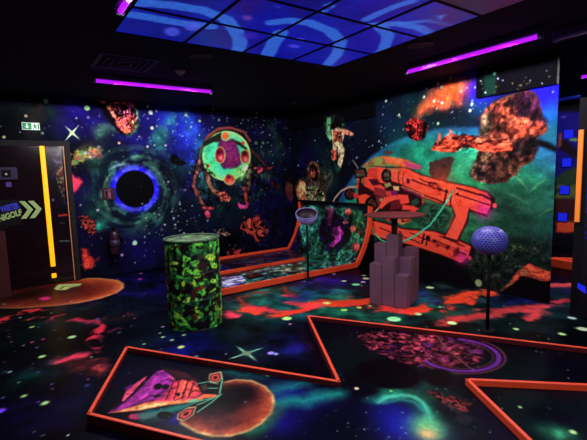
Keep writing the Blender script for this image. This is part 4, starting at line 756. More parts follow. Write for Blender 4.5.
for du, v, r1, r2, an, c in [(.20, .76, .035, .07, 80, (150, 230, 60)), (.24, .66, .03, .06, 60, (120, 220, 60)), (-.17, .16, .075, .018, -35, (130, 230, 60)), (-.13, .12, .05, .014, -35, (110, 210, 60)), (.22, .5, .03, .045, 70, (120, 200, 60)), (.05, .7, .03, .03, 0, (110, 190, 70)), (-.2, .72, .02, .05, 85, (150, 190, 80)), (.1, .68, .05, .06, 90, (70, 40, 30)), (.05, .45, .07, .02, 10, (110, 44, 28)), (-.02, .38, .02, .06, 0, (80, 36, 26)), (.25, .2, .03, .04, 70, (130, 210, 60)), (-.06, .55, .05, .03, 0, (60, 150, 60)), (-.2, .62, .03, .03, 0, (40, 100, 60)), (0., .3, .05, .03, 0, (40, 120, 60))]:
    bmU.mottle(ellpts(u0+du, v, r1, r2, an, 16), [c, tuple(x*.6 for x in c), c], 40, .015, .012, int(v*100))
bmU.grain(None, 26, .4, 84, hi=1.4); bmU.C[:] = np.clip(bmU.C*1.18, 0, 255)
th = bmU.us/BR_
prof = lambda z: BR_ - .006*math.exp(-((z-.02)/.012)**2) + .007*math.exp(-((z-.32)/.012)**2) + .007*math.exp(-((z-.60)/.012)**2)
rz = np.array([prof(z) for z in bmU.vs])
grid_mesh('shell', np.stack([rz[:, None]*np.cos(th)[None], rz[:, None]*np.sin(th)[None], bmU.V], -1), bmU.C, print_mat('brushed_paint', .5, .3), drum, closed_u=True)
tm = Mural(np.linspace(-.3, .3, 90), np.linspace(-.3, .3, 90), (90, 120, 84), lambda x, y: np.array([x, y]))
tm.mottle([(-.3, -.3), (.3, -.3), (.3, .3), (-.3, .3)], [(40, 26, 60), (110, 160, 70), (30, 46, 44), (100, 130, 90), (90, 170, 50)], 7, .0, .02, 71, hard=.2)
rr_ = np.linspace(0.004, BR_-.012, 34)[:, None]; tt = np.linspace(0, 2*math.pi, 72, endpoint=False)[None]
lx, ly = rr_*np.cos(tt), rr_*np.sin(tt); ii = np.clip(((lx+.3)/.6*89).astype(int), 0, 89); jj = np.clip(((ly+.3)/.6*89).astype(int), 0, 89)
grid_mesh('lid', np.stack([lx, ly, np.full_like(lx, BH-.008)], -1), tm.C[jj, ii], print_mat('lid_paint', .5, .3), drum, closed_u=True)
bm = BM(); add_lathe(bm, [(BR_-.014, BH-.01), (BR_-.014, BH+.006), (BR_+.008, BH+.008), (BR_+.01, BH-.012), (BR_-.002, BH-.016)], 64); obj('rim', bm, mat('rim_paint', (50, 84, 44), .45, .3, noise=.5, nscale=8), drum, True)

# ------------------------------------------------------------------ block tower with a round disc
TA = math.atan2(3.07-3.51, 3.72-3.54)
tx, ty = 3.52, 3.50
tower = thing('obstacle_tower', 'violet brown tower of stepped square columns carrying a round disc', 'obstacle', (tx, ty, 0), TA)
S_ = .155
cols = [(0, 0, .50), (1, 0, .58), (2, 0, .39), (0, 1, .72), (1, 1, .84), (2, 1, .57), (0, 2, .40), (1, 2, .62), (2, 2, .66)]
for i, j, h in cols:
    bm = BM(); add_box(bm, (i*S_+.001, j*S_+.001, 0), ((i+1)*S_-.001, (j+1)*S_-.001, h), .006); obj('column', bm, M['tower'], tower)
cxl, cyl = 1.5*S_, 1.5*S_
bm = BM(); add_lathe(bm, [(0, .84), (.036, .84), (.036, 1.05), (0, 1.05)], 24, Matrix.Translation((cxl, cyl, 0))); obj('post', bm, M['post'], tower, True)
bm = BM(); add_lathe(bm, [(0, 1.045), (.2, 1.045), (.345, 1.062), (.362, 1.072), (.358, 1.082), (0, 1.082)], 64, Matrix.Translation((cxl, cyl, 0))); obj('disc', bm, M['disc'], tower)

# ------------------------------------------------------------------ ball cups on poles
def ball_cup(loc, R, zr, label, face, tilt, cell, body, hole, inside_m, closed=False, deep=.86):
    t = thing('ball_cup_stand', label, 'ball cup stand', (loc[0], loc[1], loc[2]), 0)
    bm = BM(); add_lathe(bm, [(0, 0), (.075, 0), (.075, .012), (.02, .02), (0, .02)], 32); obj('foot', bm, M['black'], t, True)
    bm = BM(); add_lathe(bm, [(0, .02), (.016, .02), (.016, zr-R*.72), (0, zr-R*.72)], 16); obj('pole', bm, M['black'], t, True)
    # bowl: dotted shell drawn as a chequer of small dimples
    m = bpy.data.materials.new('dimpled_cup'); m.use_nodes = True; nt = m.node_tree; b = nt.nodes['Principled BSDF']; b.inputs['Roughness'].default_value = .45
    at = nt.nodes.new('ShaderNodeAttribute'); at.attribute_name = 'print'; nt.links.new(at.outputs['Color'], b.inputs['Base Color'])
    ph = np.linspace(math.radians(2), math.radians(178 if closed else 92), 200 if closed else 110)[:, None]; tt = np.linspace(0, 2*math.pi, 260, endpoint=False)[None]
    X = R*np.sin(ph)*np.cos(tt); Y = R*np.sin(ph)*np.sin(tt); Z = -R*deep*np.cos(ph)
    X, Y, Z = np.broadcast_arrays(X, Y, Z)
    if cell:
        rows = np.floor(ph/math.radians(90)*10); nper = np.maximum(6, np.round(30*np.abs(np.sin((rows+.5)/10*math.pi/2))))
        a = (ph/math.radians(90)*10) % 1-.5; bb = (tt/(2*math.pi)*nper+.5*(rows % 2)) % 1-.5
        hl = np.clip((.36-np.maximum(np.abs(a), np.abs(bb)))/.12, 0, 1)
    else: hl = np.zeros(X.shape)
    C = np.array(body)*(1-hl[..., None])+np.array(hole)*hl[..., None]
    rot = np.array(Matrix.Rotation(face, 3, 'Z') @ Matrix.Rotation(tilt, 3, 'Y'))
    P = np.stack([X, Y, Z], -1)@rot.T+np.array([0, 0, zr])
    P[..., :] -= np.array([0, 0, 0])
    grid_mesh('cup', P, C, m, t, closed_u=True)
    if closed: return t
    P2 = np.stack([X, Y, Z], -1)*.93@rot.T+np.array([0, 0, zr])
    if inside_m:
        bm = BM(); mm = Matrix.Translation((0, 0, zr)) @ Matrix.Rotation(face, 4, 'Z') @ Matrix.Rotation(tilt, 4, 'Y')
        add_lathe(bm, [(R*.94*math.sin(a), -R*.80*math.cos(a)) for a in np.linspace(.02, 1.55, 16)], 40, mm); obj('lining', bm, inside_m, t, True)
    else: grid_mesh('lining', P2, C*.8, m, t, closed_u=True)
    bm = BM(); mm = Matrix.Translation((0, 0, zr)) @ Matrix.Rotation(face, 4, 'Z') @ Matrix.Rotation(tilt, 4, 'Y')
    add_lathe(bm, [(R*.925, -.004), (R*.925, .007), (R*1.01, .007), (R*1.01, -.004), (R*.925, -.004)], 56, mm); obj('rim', bm, mat('cup_rim', tuple(c*.7 for c in body), .45, .3, noise=.1), t, True)
    return t
ball_cup((3.635, 4.90, 0), .165, 1.01, 'pale lilac ball cup, dark inside, on a black pole in front of the ramp', math.atan2(-4.87, -3.69), math.radians(26), 0, (165, 162, 225), (0, 0, 0), M['rack'], deep=1.1)
ball_cup((3.785, 2.15, 0), .163, .905, 'violet dimpled half-ball on a black pole by the right wall', math.atan2(-2.14, -3.8), math.radians(8), 1, (96, 96, 190), (10, 9, 30), None, closed=True, deep=.86)

# ------------------------------------------------------------------ ceiling, soffits, light panel
bm = BM(); add_box(bm, (-1.6, -1.6, ZC), (10.8, YW, ZC+.1)); props(obj('ceiling', bm, M['ceiling']), kind='structure')
bm = BM(); add_box(bm, (XW-.05, 4.90, 2.5), (XW, YW, ZC-.001)); t1 = props(obj('trim_1', bm, M['soffit']), kind='structure')
s1 = Mural(np.arange(4.90, YW, .012), np.arange(2.5, ZC, .012), (5, 4, 14), lambda x, y: onx(x, y, XW-.05)[[1, 2]])
s1.mottle(ellpts(335, 126, 11, 11), [(20, 60, 44), (60, 130, 90), (30, 80, 60)], 5, .05, .12, 271, op=.85)
s1.poly([(327, 118), (331, 117), (331, 128), (326, 128)], (120, 190, 130), soft=.05); s1.mottle([(332, 123), (336, 116), (342, 120), (343, 129), (331, 129)], [(14, 10, 16), (40, 24, 24), (20, 14, 20)], 14, .03, .03, 272)
grid_mesh('printed_face', np.stack([np.full_like(s1.U, XW-.0515), s1.U, s1.V], -1), s1.C, PM, t1)
sm = Mural(np.arange(2.15, 3.10, .01), np.arange(2.5, ZC, .01), (10, 8, 22), lambda x, y: onx(x, y, XW-.05)[[1, 2]])
sm.poly([(483, 70), (497, 70), (496, 94), (484, 97)], (22, 64, 50), soft=.05); sm.stars(16, 2.1, 3.05, 2.5, 2.7, (.008, .02), 75); sm.dot((494.5, 73.5), .02, (110, 190, 140)); sm.stars(10, 2.4, 2.9, 2.5, 2.6, (.01, .02), 76, cols=((200, 190, 120), (190, 130, 90)))
bm = BM(); add_box(bm, (XW-.05, 2.15, 2.5), (XW, 3.10, ZC-.001)); t2 = props(obj('trim_2', bm, M['soffit']), kind='structure')
grid_mesh('printed_face', np.stack([np.full_like(sm.U, XW-.0515), sm.U, sm.V], -1), sm.C, PM, t2)
panel = thing('luminous_ceiling_panel', 'blue luminous ceiling panel of square tiles with pale arcs', 'light panel', (0, 0, 0))
XS = [.87, 1.4925, 2.115, 2.7375, 3.36]; YS = [3.89, 3.2675, 2.645, 2.0225, 1.40, .78, .16]
def pan_mat(name, e):
    m = print_mat(name, .35, .3, .35); nt = m.node_tree; b = nt.nodes['Principled BSDF']
    src = b.inputs['Base Color'].links[0].from_socket; nt.links.new(src, b.inputs['Emission Color']); b.inputs['Emission Strength'].default_value = e
    return m
PMAT = pan_mat('backlit_tile', 1.75)
pc = Mural(np.arange(.87, 3.37, .008), np.arange(.16, 3.90, .01), (22, 28, 170), lambda x, y: onz(x, y, ZC)[:2])
v = (fbm(pc.U+pc.V*.6, pc.V-pc.U*.5, 1.4, 801, 5)-.5)*2.6+.5; pc.put(ALL, np.clip(v-.3, 0, 1)*.7, (36, 52, 205)); v = (pc.n(ALL, 2.0, 811, 4)-.5)*2.6+.5; pc.put(ALL, np.clip(v-.5, 0, 1), (26, 14, 110))
pc.poly([(120, 27), (180, 39), (245, 50), (240, 30), (170, 22), (130, 10)], (24, 30, 140), soft=.1, op=.5)
LB = (66, 124, 225)
for pts, w in [([(136, 2), (170, 4), (205, 10), (225, 18), (236, 30), (240, 40), (238, 52)], .14), ([(272, 22), (290, 20), (310, 22), (330, 30), (341, 41), (338, 52), (328, 64)], .13), ([(281, 32), (274, 42), (266, 58)], .15), ([(132, 14), (150, 17), (180, 22), (210, 26)], .14), ([(366, 19), (380, 12), (400, 4), (412, 0)], .09), ([(372, 24), (395, 23), (420, 27), (432, 34)], .11), ([(378, 24), (388, 34), (384, 48), (376, 55)], .12), ([(392, 24), (430, 20), (450, 24)], .07), ([(150, 2), (150, -10)], .04)]:
    pc.stroke(pts, w, LB, soft=.025, rough=.012, op=.85)
for p in [(172, 31), (192, 26)]: pc.poly(ellpts(p[0], p[1], 8, 4.5, 5), (92, 100, 230), soft=.04, op=.8)
pc.poly(ellpts(247, 17, 5, 2.5, 5), (110, 70, 190), soft=.04); pc.poly(ellpts(294, 45.5, 6, 1.6, 5), (80, 70, 235), soft=.03); pc.poly(ellpts(300, 38, 5, .8, 5), (80, 70, 225), soft=.03); pc.poly(ellpts(250, 35, 7, 3, 5), (60, 40, 190), soft=.08)
pc.mottle([(272, 3), (288, 8), (284, 12), (268, 8)], [(60, 120, 220), (30, 40, 180)], 9, .05, .03, 821, cover=.6); pc.mottle([(310, 10), (330, 2), (338, 4), (322, 14)], [(60, 120, 220), (30, 40, 180)], 9, .05, .03, 822, cover=.6)
pc.poly([(240, 0), (262, 0), (250, 12), (238, 8)], (80, 20, 110), soft=.2, op=.6)
pc.poly([(425, 12), (450, 0), (520, 0), (470, 20), (440, 30)], (70, 40, 120), soft=.3, op=.75); pc.poly([(436, 15), (446, 14), (440, 19)], (100, 130, 220), soft=.05)
for i in range(4):
    for j in range(6):
        x0, x1, y1, y0 = XS[i]+.012, XS[i+1]-.012, YS[j]-.012, YS[j+1]+.012
        i0, i1 = np.searchsorted(pc.us, [x0, x1]); j0, j1 = np.searchsorted(pc.vs, [y0, y1]); sl = (slice(j0, j1), slice(i0, i1))
        C = pc.C[sl].copy()
        if i == 3 and j >= 3: C = C*0+np.array([60, 30, 84])
        grid_mesh('tile', np.stack([pc.U[sl], pc.V[sl], np.full_like(pc.U[sl], ZC-.006)], -1)[:, ::-1], C[:, ::-1], PMAT, panel)
bm = BM()
for x in XS: add_box(bm, (x-.012, YS[-1], ZC-.012), (x+.012, YS[0]+.012, ZC-.001))
for y in YS: add_box(bm, (XS[0]-.012, y-.012, ZC-.0121), (XS[-1]+.012, y+.012, ZC-.0011))
obj('grid_frame', bm, M['black'], panel)

# ------------------------------------------------------------------ tube lamps under the ceiling
def tube_lamp(cx, cy, L, rot, label, lit=True, z=2.80):
    t = thing('tube_lamp', label, 'tube lamp', (cx, cy, z), rot, None)
    bm = BM(); add_box(bm, (-L/2, -.045, .008), (L/2, .045, ZC-z-.001), .008); obj('housing', bm, M['housing'], t)
    bm = BM(); add_lathe(bm, [(0, -L/2+.035), (.02, -L/2+.035), (.02, L/2-.035), (0, L/2-.035)], 20, Matrix.Translation((0, 0, -.014)) @ Matrix.Rotation(math.pi/2, 4, 'Y')); obj('tube', bm, M['violet'] if lit else M['tube_off'], t, True)
    for s in (-1, 1):
        bm = BM(); add_box(bm, (s*(L/2-.018)-.018, -.03, -.04), (s*(L/2-.018)+.018, .03, .007), .006); obj('end_cap', bm, M['housing'], t)
    return t
tube_lamp(1.75, 5.57, 1.56, 0, 'violet blacklight tube on the ceiling before the left mural')
tube_lamp(4.12, 2.67, 1.56, math.pi/2, 'violet blacklight tube running along the ceiling by the right wall')
tube_lamp(.78, 2.47, 1.56, math.pi/2, 'violet blacklight tube cut off by the top edge, left of the blue panel')
tube_lamp(4.36, 1.12, 1.56, math.pi/2, 'unlit grey tube lamp at the upper right corner', lit=False)
tube_lamp(6.55, 1.75, 1.5, math.pi/2+.05, 'distant violet tube seen at the right edge above the black pillar')
def ceiling_disc(p, r, label, name='ceiling_speaker'):
    q = onz(p[0], p[1], ZC)
    t = thing(name, label, 'ceiling speaker', (q[0], q[1], ZC-.001))
    bm = BM(); add_lathe(bm, [(r*.86, -.001), (r*.88, -.012), (r, -.010), (r, 0)], 40); obj('ring', bm, M['vent'], t, True)
    bm = BM(); add_lathe(bm, [(0, -.005), (r*.86, -.005), (r*.86, -.001)], 40); obj('grille', bm, mat('grille_grey', (52, 46, 64), .7, .2, noise=.4, nscale=120), t)
ceiling_disc((201, 56), .125, 'round ceiling speaker beside the smoke detector')
ceiling_disc((420, 45), .13, 'round ceiling speaker to the right of the blue panel')
q = onz(180, 70, ZC); t = thing('smoke_detector', 'small pale smoke detector on the dark ceiling above the left tube', 'smoke detector', (q[0], q[1], ZC-.001))
bm = BM(); add_lathe(bm, [(0, -.055), (.025, -.055), (.035, -.03), (.055, -.026), (.055, -.002), (0, -.002)], 32); obj('body', bm, M['detector'], t, True)
bm = BM(); add_lathe(bm, [(.056, -.014), (.066, -.012), (.066, 0), (.056, 0)], 32); obj('base_ring', bm, M['vent'], t)
vt = thing('air_vent', 'square four-way air vent in the ceiling above the left tube', 'air vent', (1.185, 4.87, ZC-.001))
bm = BM(); h = .3
for a, b in (((-h, -h), (h, -h+.04)), ((-h, h-.04), (h, h)), ((-h, -h+.04), (-h+.04, h-.04)), ((h-.04, -h+.04), (h, h-.04))): add_box(bm, (a[0], a[1], -.012), (b[0], b[1], 0))
obj('frame', bm, M['vent'], vt)
bm = BM()
for k in range(4):
    m4 = Matrix.Rotation(k*math.pi/2, 4, 'Z')
    for j in range(3):
        r = .07+.065*j; add_box(bm, (-r, r-.012, -.02), (r, r+.012, -.008), mat=m4 @ Matrix.Translation((0, 0, 0)))
obj('slats', bm, M['vent'], vt)
q = onz(294, 102, ZC); t = thing('ceiling_sensor', 'tiny pale sensor on the ceiling near the far corner', 'sensor', (q[0], q[1], ZC-.001)); bm = BM(); add_lathe(bm, [(0, -.02), (.04, -.018), (.06, -.008), (.06, 0), (0, 0)], 24); obj('cover', bm, M['housing'], t, True)

# ------------------------------------------------------------------ wall bodies behind the murals
bm = BM(); add_box(bm, (XW+.002, 2.2, 0), (XW+.05, YW, ZC-.001)); props(obj('wall_right_core', bm, M['black']), kind='structure')
bm = BM(); add_box(bm, (-1.6, YW+.002, 0), (10.8, YW+.12, ZC)); props(obj('wall_left_core', bm, M['black']), kind='structure')

# ------------------------------------------------------------------ door in the back wall
DY = YW-.03
door = thing('door_1', None, None, (0, 0, 0)); props(door, kind='structure')
bm = BM(); add_box(bm, (-.5, DY-.02, 0.01), (.79, DY+.02, 2.12)); obj('leaf', bm, M['door'], door)
bm = BM(); add_box(bm, (-.6, DY-.03, 2.12), (.87, DY+.028, 2.2)); add_box(bm, (.8, DY-.03, 0.0), (.87, DY+.028, 2.12)); obj('frame', bm, M['frame'], door)
bm = BM(); add_box(bm, (.772, DY-.035, .02), (.786, DY-.021, 2.12)); obj('edge_strip', bm, M['amber'], door)
bm = BM(); add_box(bm, (.465, DY-.05, .28), (.53, DY-.021, 2.12), .006); add_box(bm, (.465, DY-.05, .10), (.53, DY-.021, .17), .006); o = obj('light_strip', bm, M['yellow'], door); props(o, 'bright yellow vertical strip')
# faint reflections painted as colour on the glass part of the door
gm = Mural(np.arange(.545, .76, .008), np.arange(.15, 2.1, .008), (26, 10, 20), lambda x, y: ony(x, y, DY-.022)[[0, 2]])
gm.mottle([(52, 156), (60, 150), (62, 160), (58, 172), (52, 180), (54, 166)], [(70, 40, 96), (26, 12, 24), (110, 90, 120)], 16, .03, .02, 901, cover=.8)
gm.mottle([(55, 172), (64, 162), (68, 176), (69, 190), (64, 200), (58, 190)], [(120, 56, 44), (26, 14, 20), (130, 120, 80), (60, 50, 90)], 16, .03, .02, 902, cover=.8)
gm.stroke([(57, 174), (65, 164)], .02, (150, 150, 90)); gm.poly([(58, 214), (74, 214), (74, 216), (58, 216)], (180, 50, 44), soft=.02, rough=.015); gm.stroke([(60, 241), (70, 241)], .02, (90, 120, 120)); gm.glow((66, 202), .06, (40, 60, 130), .7); gm.dot((53, 200), .02, (110, 90, 130)); gm.stroke([(60, 223), (64, 223)], .03, (60, 90, 60), op=.6)
grid_mesh('glass_reflection', np.stack([gm.U, np.full_like(gm.U, DY-.0215), gm.V], -1), gm.C, print_mat('glass_reflection_mat', .16, .5), door)
# direction sign on the door
def text_obj(name, s, size, m, parent, loc, rot, ext=.002, shear=0.0, bold=0.0):
    cu = bpy.data.curves.new(name, 'FONT'); cu.body = s; cu.size = size; cu.extrude = ext; cu.shear = shear; cu.offset = bold; cu.align_x = 'RIGHT'
    tmp = bpy.data.objects.new('tmp', cu); COL.objects.link(tmp); dg = bpy.context.evaluated_depsgraph_get()
    me = bpy.data.meshes.new_from_object(tmp.evaluated_get(dg)); bpy.data.objects.remove(tmp); me.materials.clear(); me.materials.append(m)
    o = link(bpy.data.objects.new(name, me)); o.location = loc; o.rotation_euler = rot; o.parent = parent
    return o
sign = thing('direction_sign', 'dark sign on the door with blue and lime lettering and a double arrow', 'sign', (0, DY-.021, 0))
bm = BM(); add_prism(bm, [(-.62, .96), (.16, .96), (.16, 1.34), (-.62, 1.34)], 0.001, .009, Matrix.Rotation(math.pi/2, 4, 'X')); obj('board', bm, M['signboard'], sign)
for dx_ in (.235, .345):
    q = [(-.09+dx_, 1.31), (-.02+dx_, 1.31), (.075+dx_, 1.18), (-.02+dx_, 1.05), (-.09+dx_, 1.05), (.005+dx_, 1.18)]
    bm = BM(); add_prism(bm, q, .0095, .014, Matrix.Rotation(math.pi/2, 4, 'X')); obj('chevron', bm, M['signgreen'], sign)
t_ = text_obj('lettering', 'WEITER', .115, M['signblue'], sign, (.14, -.0115, 1.215), (math.pi/2, -math.radians(13), 0), shear=.1, bold=.006); t_.scale.x = .56
t_ = text_obj('lettering', 'MINIGOLF', .115, M['signgreen'], sign, (.17, -.0115, 1.115), (math.pi/2, -math.radians(16), 0), shear=.15, bold=.005); t_.scale.x = .74
# card reader, keyhole box
rd = thing('door_reader', 'small violet grey reader box on the dark door, above the sign', 'card reader', (.02, DY-.021, 1.72))
bm = BM(); add_box(bm, (-.14, -.03, -.09), (.14, -.001, .09), .01); obj('housing', bm, M['box'], rd)
bm = BM(); add_box(bm, (-.05, -.034, -.05), (.06, -.0305, .05), .002); obj('keypad', bm, M['black'], rd); bm = BM(); add_lathe(bm, [(0, 0), (.018, 0), (.018, .006), (0, .008)], 16, Matrix.Translation((.0, -.0345, -.01)) @ Matrix.Rotation(math.pi/2, 4, 'X')); obj('button', bm, M['detector'], rd, True)
kb = thing('lock_plate', 'small violet square plate on the door just under the reader', 'lock plate', (.04, DY-.021, 1.56)); bm = BM(); add_box(bm, (-.035, -.015, -.035), (.035, -.001, .035), .004); obj('plate', bm, mat('plate_violet', (84, 56, 130), .5, .3, noise=.1), kb)
# brown slatted panel at the left edge
pn = thing('wooden_panel', 'dark brown wooden panel cut off by the left edge, beside the door', 'panel', (-.22, 6.9, 0))
bm = BM(); add_box(bm, (-.9, 0, 0), (.16, .05, .95), .006); obj('board', bm, M['wood'], pn)
bm = BM(); add_box(bm, (-.9, -.02, .951), (.2, .07, .985), .005); obj('top_rail', bm, M['black'], pn)
# emergency exit sign
ex = thing('exit_sign', 'green and white emergency exit sign with a down arrow above the door', 'sign', (.385, YW-.002, 2.41)); ex.scale = (.68, 1, .70)
bm = BM(); add_box(bm, (-.165, -.03, -.075), (.165, -.001, .075), .004); obj('casing', bm, M['exitwhite'], ex)
bm = BM(); add_box(bm, (-.155, -.033, -.065), (.01, -.0305, .065)); obj('green_field', bm, M['exitgreen'], ex)
bm = BM(); add_prism(bm, [(-.012+o_-.072, y_) for o_, y_ in ((0, .05), (.026, .05), (.026, -.005), (.055, -.005), (.013, -.05), (-.03, -.005), (0, -.005))], .0335, .035, Matrix.Rotation(math.pi/2, 4, 'X')); obj('arrow', bm, M['exitwhite'], ex)
bm = BM()
add_prism(bm, ellpts(.075, .042, .013, .013, 0, 14), .0305, .033, Matrix.Rotation(math.pi/2, 4, 'X'))
for q in ([(.055, .026), (.09, .026), (.10, .0), (.085, -.01), (.06, -.005)], [(.06, -.004), (.085, -.01), (.07, -.03), (.05, -.055), (.036, -.05), (.052, -.026)], [(.078, -.008), (.092, -.004), (.106, -.03), (.10, -.055), (.086, -.05), (.088, -.032)], [(.055, .026), (.03, .01), (.036, .002), (.06, .014)], [(.09, .024), (.12, .008), (.114, 0), (.09, .01)]):
    add_prism(bm, q, .0305, .033, Matrix.Rotation(math.pi/2, 4, 'X'))
add_box(bm, (.13, -.033, -.06), (.152, -.0305, .06)); obj('running_figure', bm, M['exitgreen'], ex)
# fire extinguisher and its sign
fx = thing('fire_extinguisher', 'dark red fire extinguisher hanging on the left mural below the black hole', 'fire extinguisher', (1.40, YW-.1, .36))
bm = BM(); add_lathe(bm, [(0, 0), (.07, 0), (.08, .02), (.08, .32), (.07, .36), (.03, .40), (0, .40)], 32); obj('cylinder', bm, M['extinguisher'], fx, True)
bm = BM(); add_box(bm, (-.03, -.02, .40), (.03, .02, .44), .005); add_box(bm, (-.02, -.1, .44), (.02, .03, .455), .003); obj('valve', bm, M['black'], fx)
bm = BM(); add_lathe(bm, [(0, 0), (.014, 0), (.018, .16), (0, .16)], 14, Matrix.Translation((.098, -.01, .2))); obj('hose', bm, M['black'], fx, True)
bm = BM(); add_lathe(bm, [(.0805, .12), (.0825, .12), (.0825, .24), (.0805, .24)], 32); props(obj('label_band', bm, M['box'], fx, True), 'pale band on the cylinder')
bm = BM(); add_box(bm, (-.04, .082, .1), (.04, .098, .34)); obj('bracket', bm, M['black'], fx)
fs = thing('fire_sign', 'square dark red fire extinguisher sign beside the black hole', 'sign', (1.385, YW-.002, 1.355))
bm = BM(); add_box(bm, (-.1, -.012, -.1), (.1, -.001, .1), .003); obj('plate', bm, mat('fire_sign_red', (44, 12, 24), .6, .2, noise=.1), fs)
bm = BM()
for q in ([(-.01, -.07), (.035, -.07), (.035, .02), (.02, .035), (.0, .035), (-.01, .02)], [(-.01, .04), (.03, .04), (.03, .055), (-.01, .055)], [(-.06, .06), (-.015, .05), (-.015, .06), (-.05, .072), (-.05, -.05), (-.06, -.05)], [(-.02, .055), (.05, .075), (.05, .085), (-.02, .068)]):
    add_prism(bm, q, .0125, .014, Matrix.Rotation(math.pi/2, 4, 'X'))
obj('pictogram', bm, M['maroon2'], fs)

# ------------------------------------------------------------------ beyond the free end of the right wall
FX = 9.0
fm = Mural(np.arange(2.3, 5.0, .02), np.arange(0, ZC+.8, .02), (16, 10, 40), lambda x, y: onx(x, y, FX)[[1, 2]])
for pts, c in [([(556, 78), (590, 76), (590, 98), (556, 101)], (40, 60, 200)), ([(556, 100), (590, 97), (590, 112), (556, 114)], (12, 10, 26)), ([(556, 112), (590, 111), (590, 180), (556, 180)], (30, 24, 140)), ([(556, 178), (566, 170), (578, 166), (590, 166), (590, 200), (556, 200)], (56, 84, 60)), ([(556, 199), (590, 197), (590, 224), (556, 224)], (84, 40, 44)), ([(556, 222), (590, 220), (590, 232), (556, 232)], (220, 84, 56))]:
    fm.poly(pts, c, soft=.06, rough=.03)
fm.poly([(558, 139), (566, 140), (578, 150), (580, 162), (572, 156), (560, 150)], (44, 24, 40), soft=.05, rough=.03); fm.poly([(559, 134), (562, 133), (561, 146), (558, 148)], (170, 90, 70), soft=.05); fm.stroke([(571, 139), (576, 140)], .06, (110, 170, 120)); fm.stroke([(562, 117), (565, 117)], .05, (90, 70, 170))
for y in (84, 88, 92, 95): fm.stroke([(557, y+.8), (582, y-.6)], .035, (80, 110, 225), soft=.03, op=.7)
fm.mottle([(556, 186), (590, 184), (590, 198), (556, 198)], [(56, 84, 60), (110, 120, 70), (40, 60, 50)], 3, .05, .05, 951)
fmat = print_mat('far_print', .6, .2)
wf = grid_mesh('wall_far', np.stack([np.full_like(fm.U, FX), fm.U, fm.V], -1)[:, fm.us.size::-1], fm.C[:, fm.us.size::-1], fmat); props(wf, kind='structure')
bm = BM(); add_box(bm, (FX+.01, 2.0, 0), (FX+.15, 5.4, ZC-.002)); props(obj('wall_far_core', bm, M['black']), kind='structure')
for k, (p, lab) in enumerate([((569, 134), 'topmost of the blue square lights beyond the wall end'), ((567, 162.5), 'second blue square light from the top beyond the wall end'), ((565, 190), 'third blue square light from the top beyond the wall end'), ((562.8, 217), 'lowest of the blue square lights beyond the wall end')]):
    q = onx(p[0], p[1], FX-.02); t = thing('square_light', lab, 'light', (FX-.002, q[1], q[2]), 0, 'blue square lights on the far wall')
    bm = BM(); add_box(bm, (-.03, -.085, -.085), (-.001, .085, .085), .004); obj('frame', bm, M['black'], t)
    bm = BM(); add_box(bm, (-.036, -.08, -.08), (-.0305, .08, .08)); obj('lit_face', bm, M['blue'], t)
bn = thing('striped_banner', 'backlit blue striped banner high beyond the end of the right wall', 'banner', (0, 0, 0))
NX = 8.6; c1, c2 = onx(556, 82, NX), onx(580.5, 98, NX)
bnm = Mural(np.arange(c2[1], c1[1]+.01, .02), np.arange(c2[2], c1[2]-.01, .015), (22, 34, 130), lambda x, y: onx(x, y, NX)[[1, 2]])
for y, w in ((83, .06), (87.5, .04), (92, .05), (95.5, .03)): bnm.stroke([(553, y+1), (566, y+.2), (584, y-1)], w, (70, 110, 225), soft=.05)
grid_mesh('print', np.stack([np.full_like(bnm.U, NX), bnm.U, bnm.V], -1), bnm.C, pan_mat('banner_print', 1.6), bn)
bm = BM(); add_box(bm, (NX+.003, c2[1]-.02, c2[2]-.02), (NX+.04, c1[1]+.02, c1[2]+.0)); obj('casing', bm, M['black'], bn)
fk = thing('minigolf_lane', 'far minigolf lane with orange kerbs seen past the end of the right wall', 'minigolf lane', (0, 0, 0))
q1, q2, q3, q4 = onz(549, 258, .06)[:2], onz(582, 259, .06)[:2], onz(549, 262, .06)[:2], onz(584, 268, .06)[:2]
kerb_bar(q1, q2, parent=fk, z1=.07, w=.08); kerb_bar(q3, q4, parent=fk, z1=.13, w=.07)
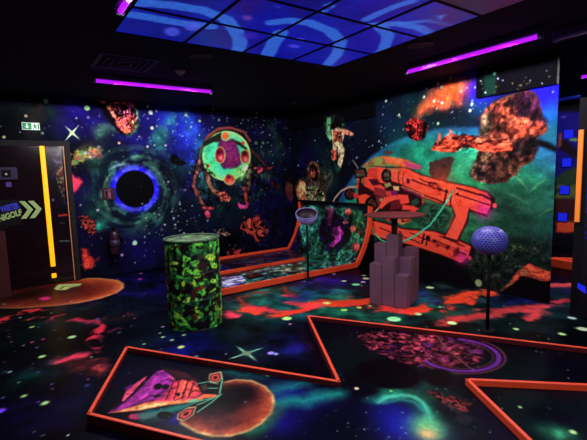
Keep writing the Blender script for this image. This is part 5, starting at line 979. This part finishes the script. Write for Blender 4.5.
bm = BM(); add_prism(bm, [onz(549, 260, .0)[:2], onz(584, 268, .0)[:2], onz(582, 259, 0)[:2]], .001, .02); obj('playing_surface', bm, M['maroon'], fk)
# black pillar with an orange strip
pl = thing('pillar', 'black pillar with an orange light strip at the right edge', 'pillar', (0, 0, 0))
PX, PY = 4.84, 1.84
bm = BM(); add_box(bm, (PX, PY-.75, 0), (PX+.08, PY, 2.28), .004); obj('body', bm, M['black'], pl)
bm = BM(); add_box(bm, (PX-.02, 1.785, 1.02), (PX-.001, 1.83, 1.96), .003); props(obj('light_strip', bm, M['orange'], pl), 'orange vertical strip')
pmu = Mural(np.arange(PY-.75, PY-.09, .012), np.arange(.02, 2.2, .012), (12, 8, 24), lambda x, y: onx(x, y, PX-.002)[[1, 2]])
pmu.mottle([(583, 125), (600, 125), (600, 240), (582, 240)], [(14, 10, 34), (34, 26, 110), (14, 10, 34), (60, 60, 170)], 9, .05, .06, 971)
grid_mesh('printed_face', np.stack([np.full_like(pmu.U, PX-.002), pmu.U, pmu.V], -1), pmu.C, fmat, pl)
q = onx(581, 288, PX-.004); bm = BM(); add_prism(bm, [(q[1]-.04, q[2]+.02), (q[1]+.03, q[2]+.05), (q[1]+.035, q[2]), (q[1]-.0, q[2]-.03), (q[1]-.05, q[2]-.05)], PX-.006, PX-.0025, Matrix(((0, 0, 1, 0), (1, 0, 0, 0), (0, 1, 0, 0), (0, 0, 0, 1)))); props(obj('blue_patch', bm, M['blue'], pl), 'blue patch low on the pillar')  # small blue patch with its own glow on the pillar face
tp = thing('pennant', 'dim orange triangle hanging below the far ceiling at the upper right', 'pennant', (0, 0, 0))
a, b, c = onx(565, 79, 7.5), onx(580, 78, 7.5), onx(573, 63, 7.5); bm = BM(); add_prism(bm, [(a[1], a[2]), (b[1], b[2]), (c[1], c[2])], 7.49, 7.51, Matrix(((0, 0, 1, 0), (1, 0, 0, 0), (0, 1, 0, 0), (0, 0, 0, 1)))); obj('cloth', bm, mat('pennant_cloth', (84, 40, 34), .8, .1, noise=.3), tp)
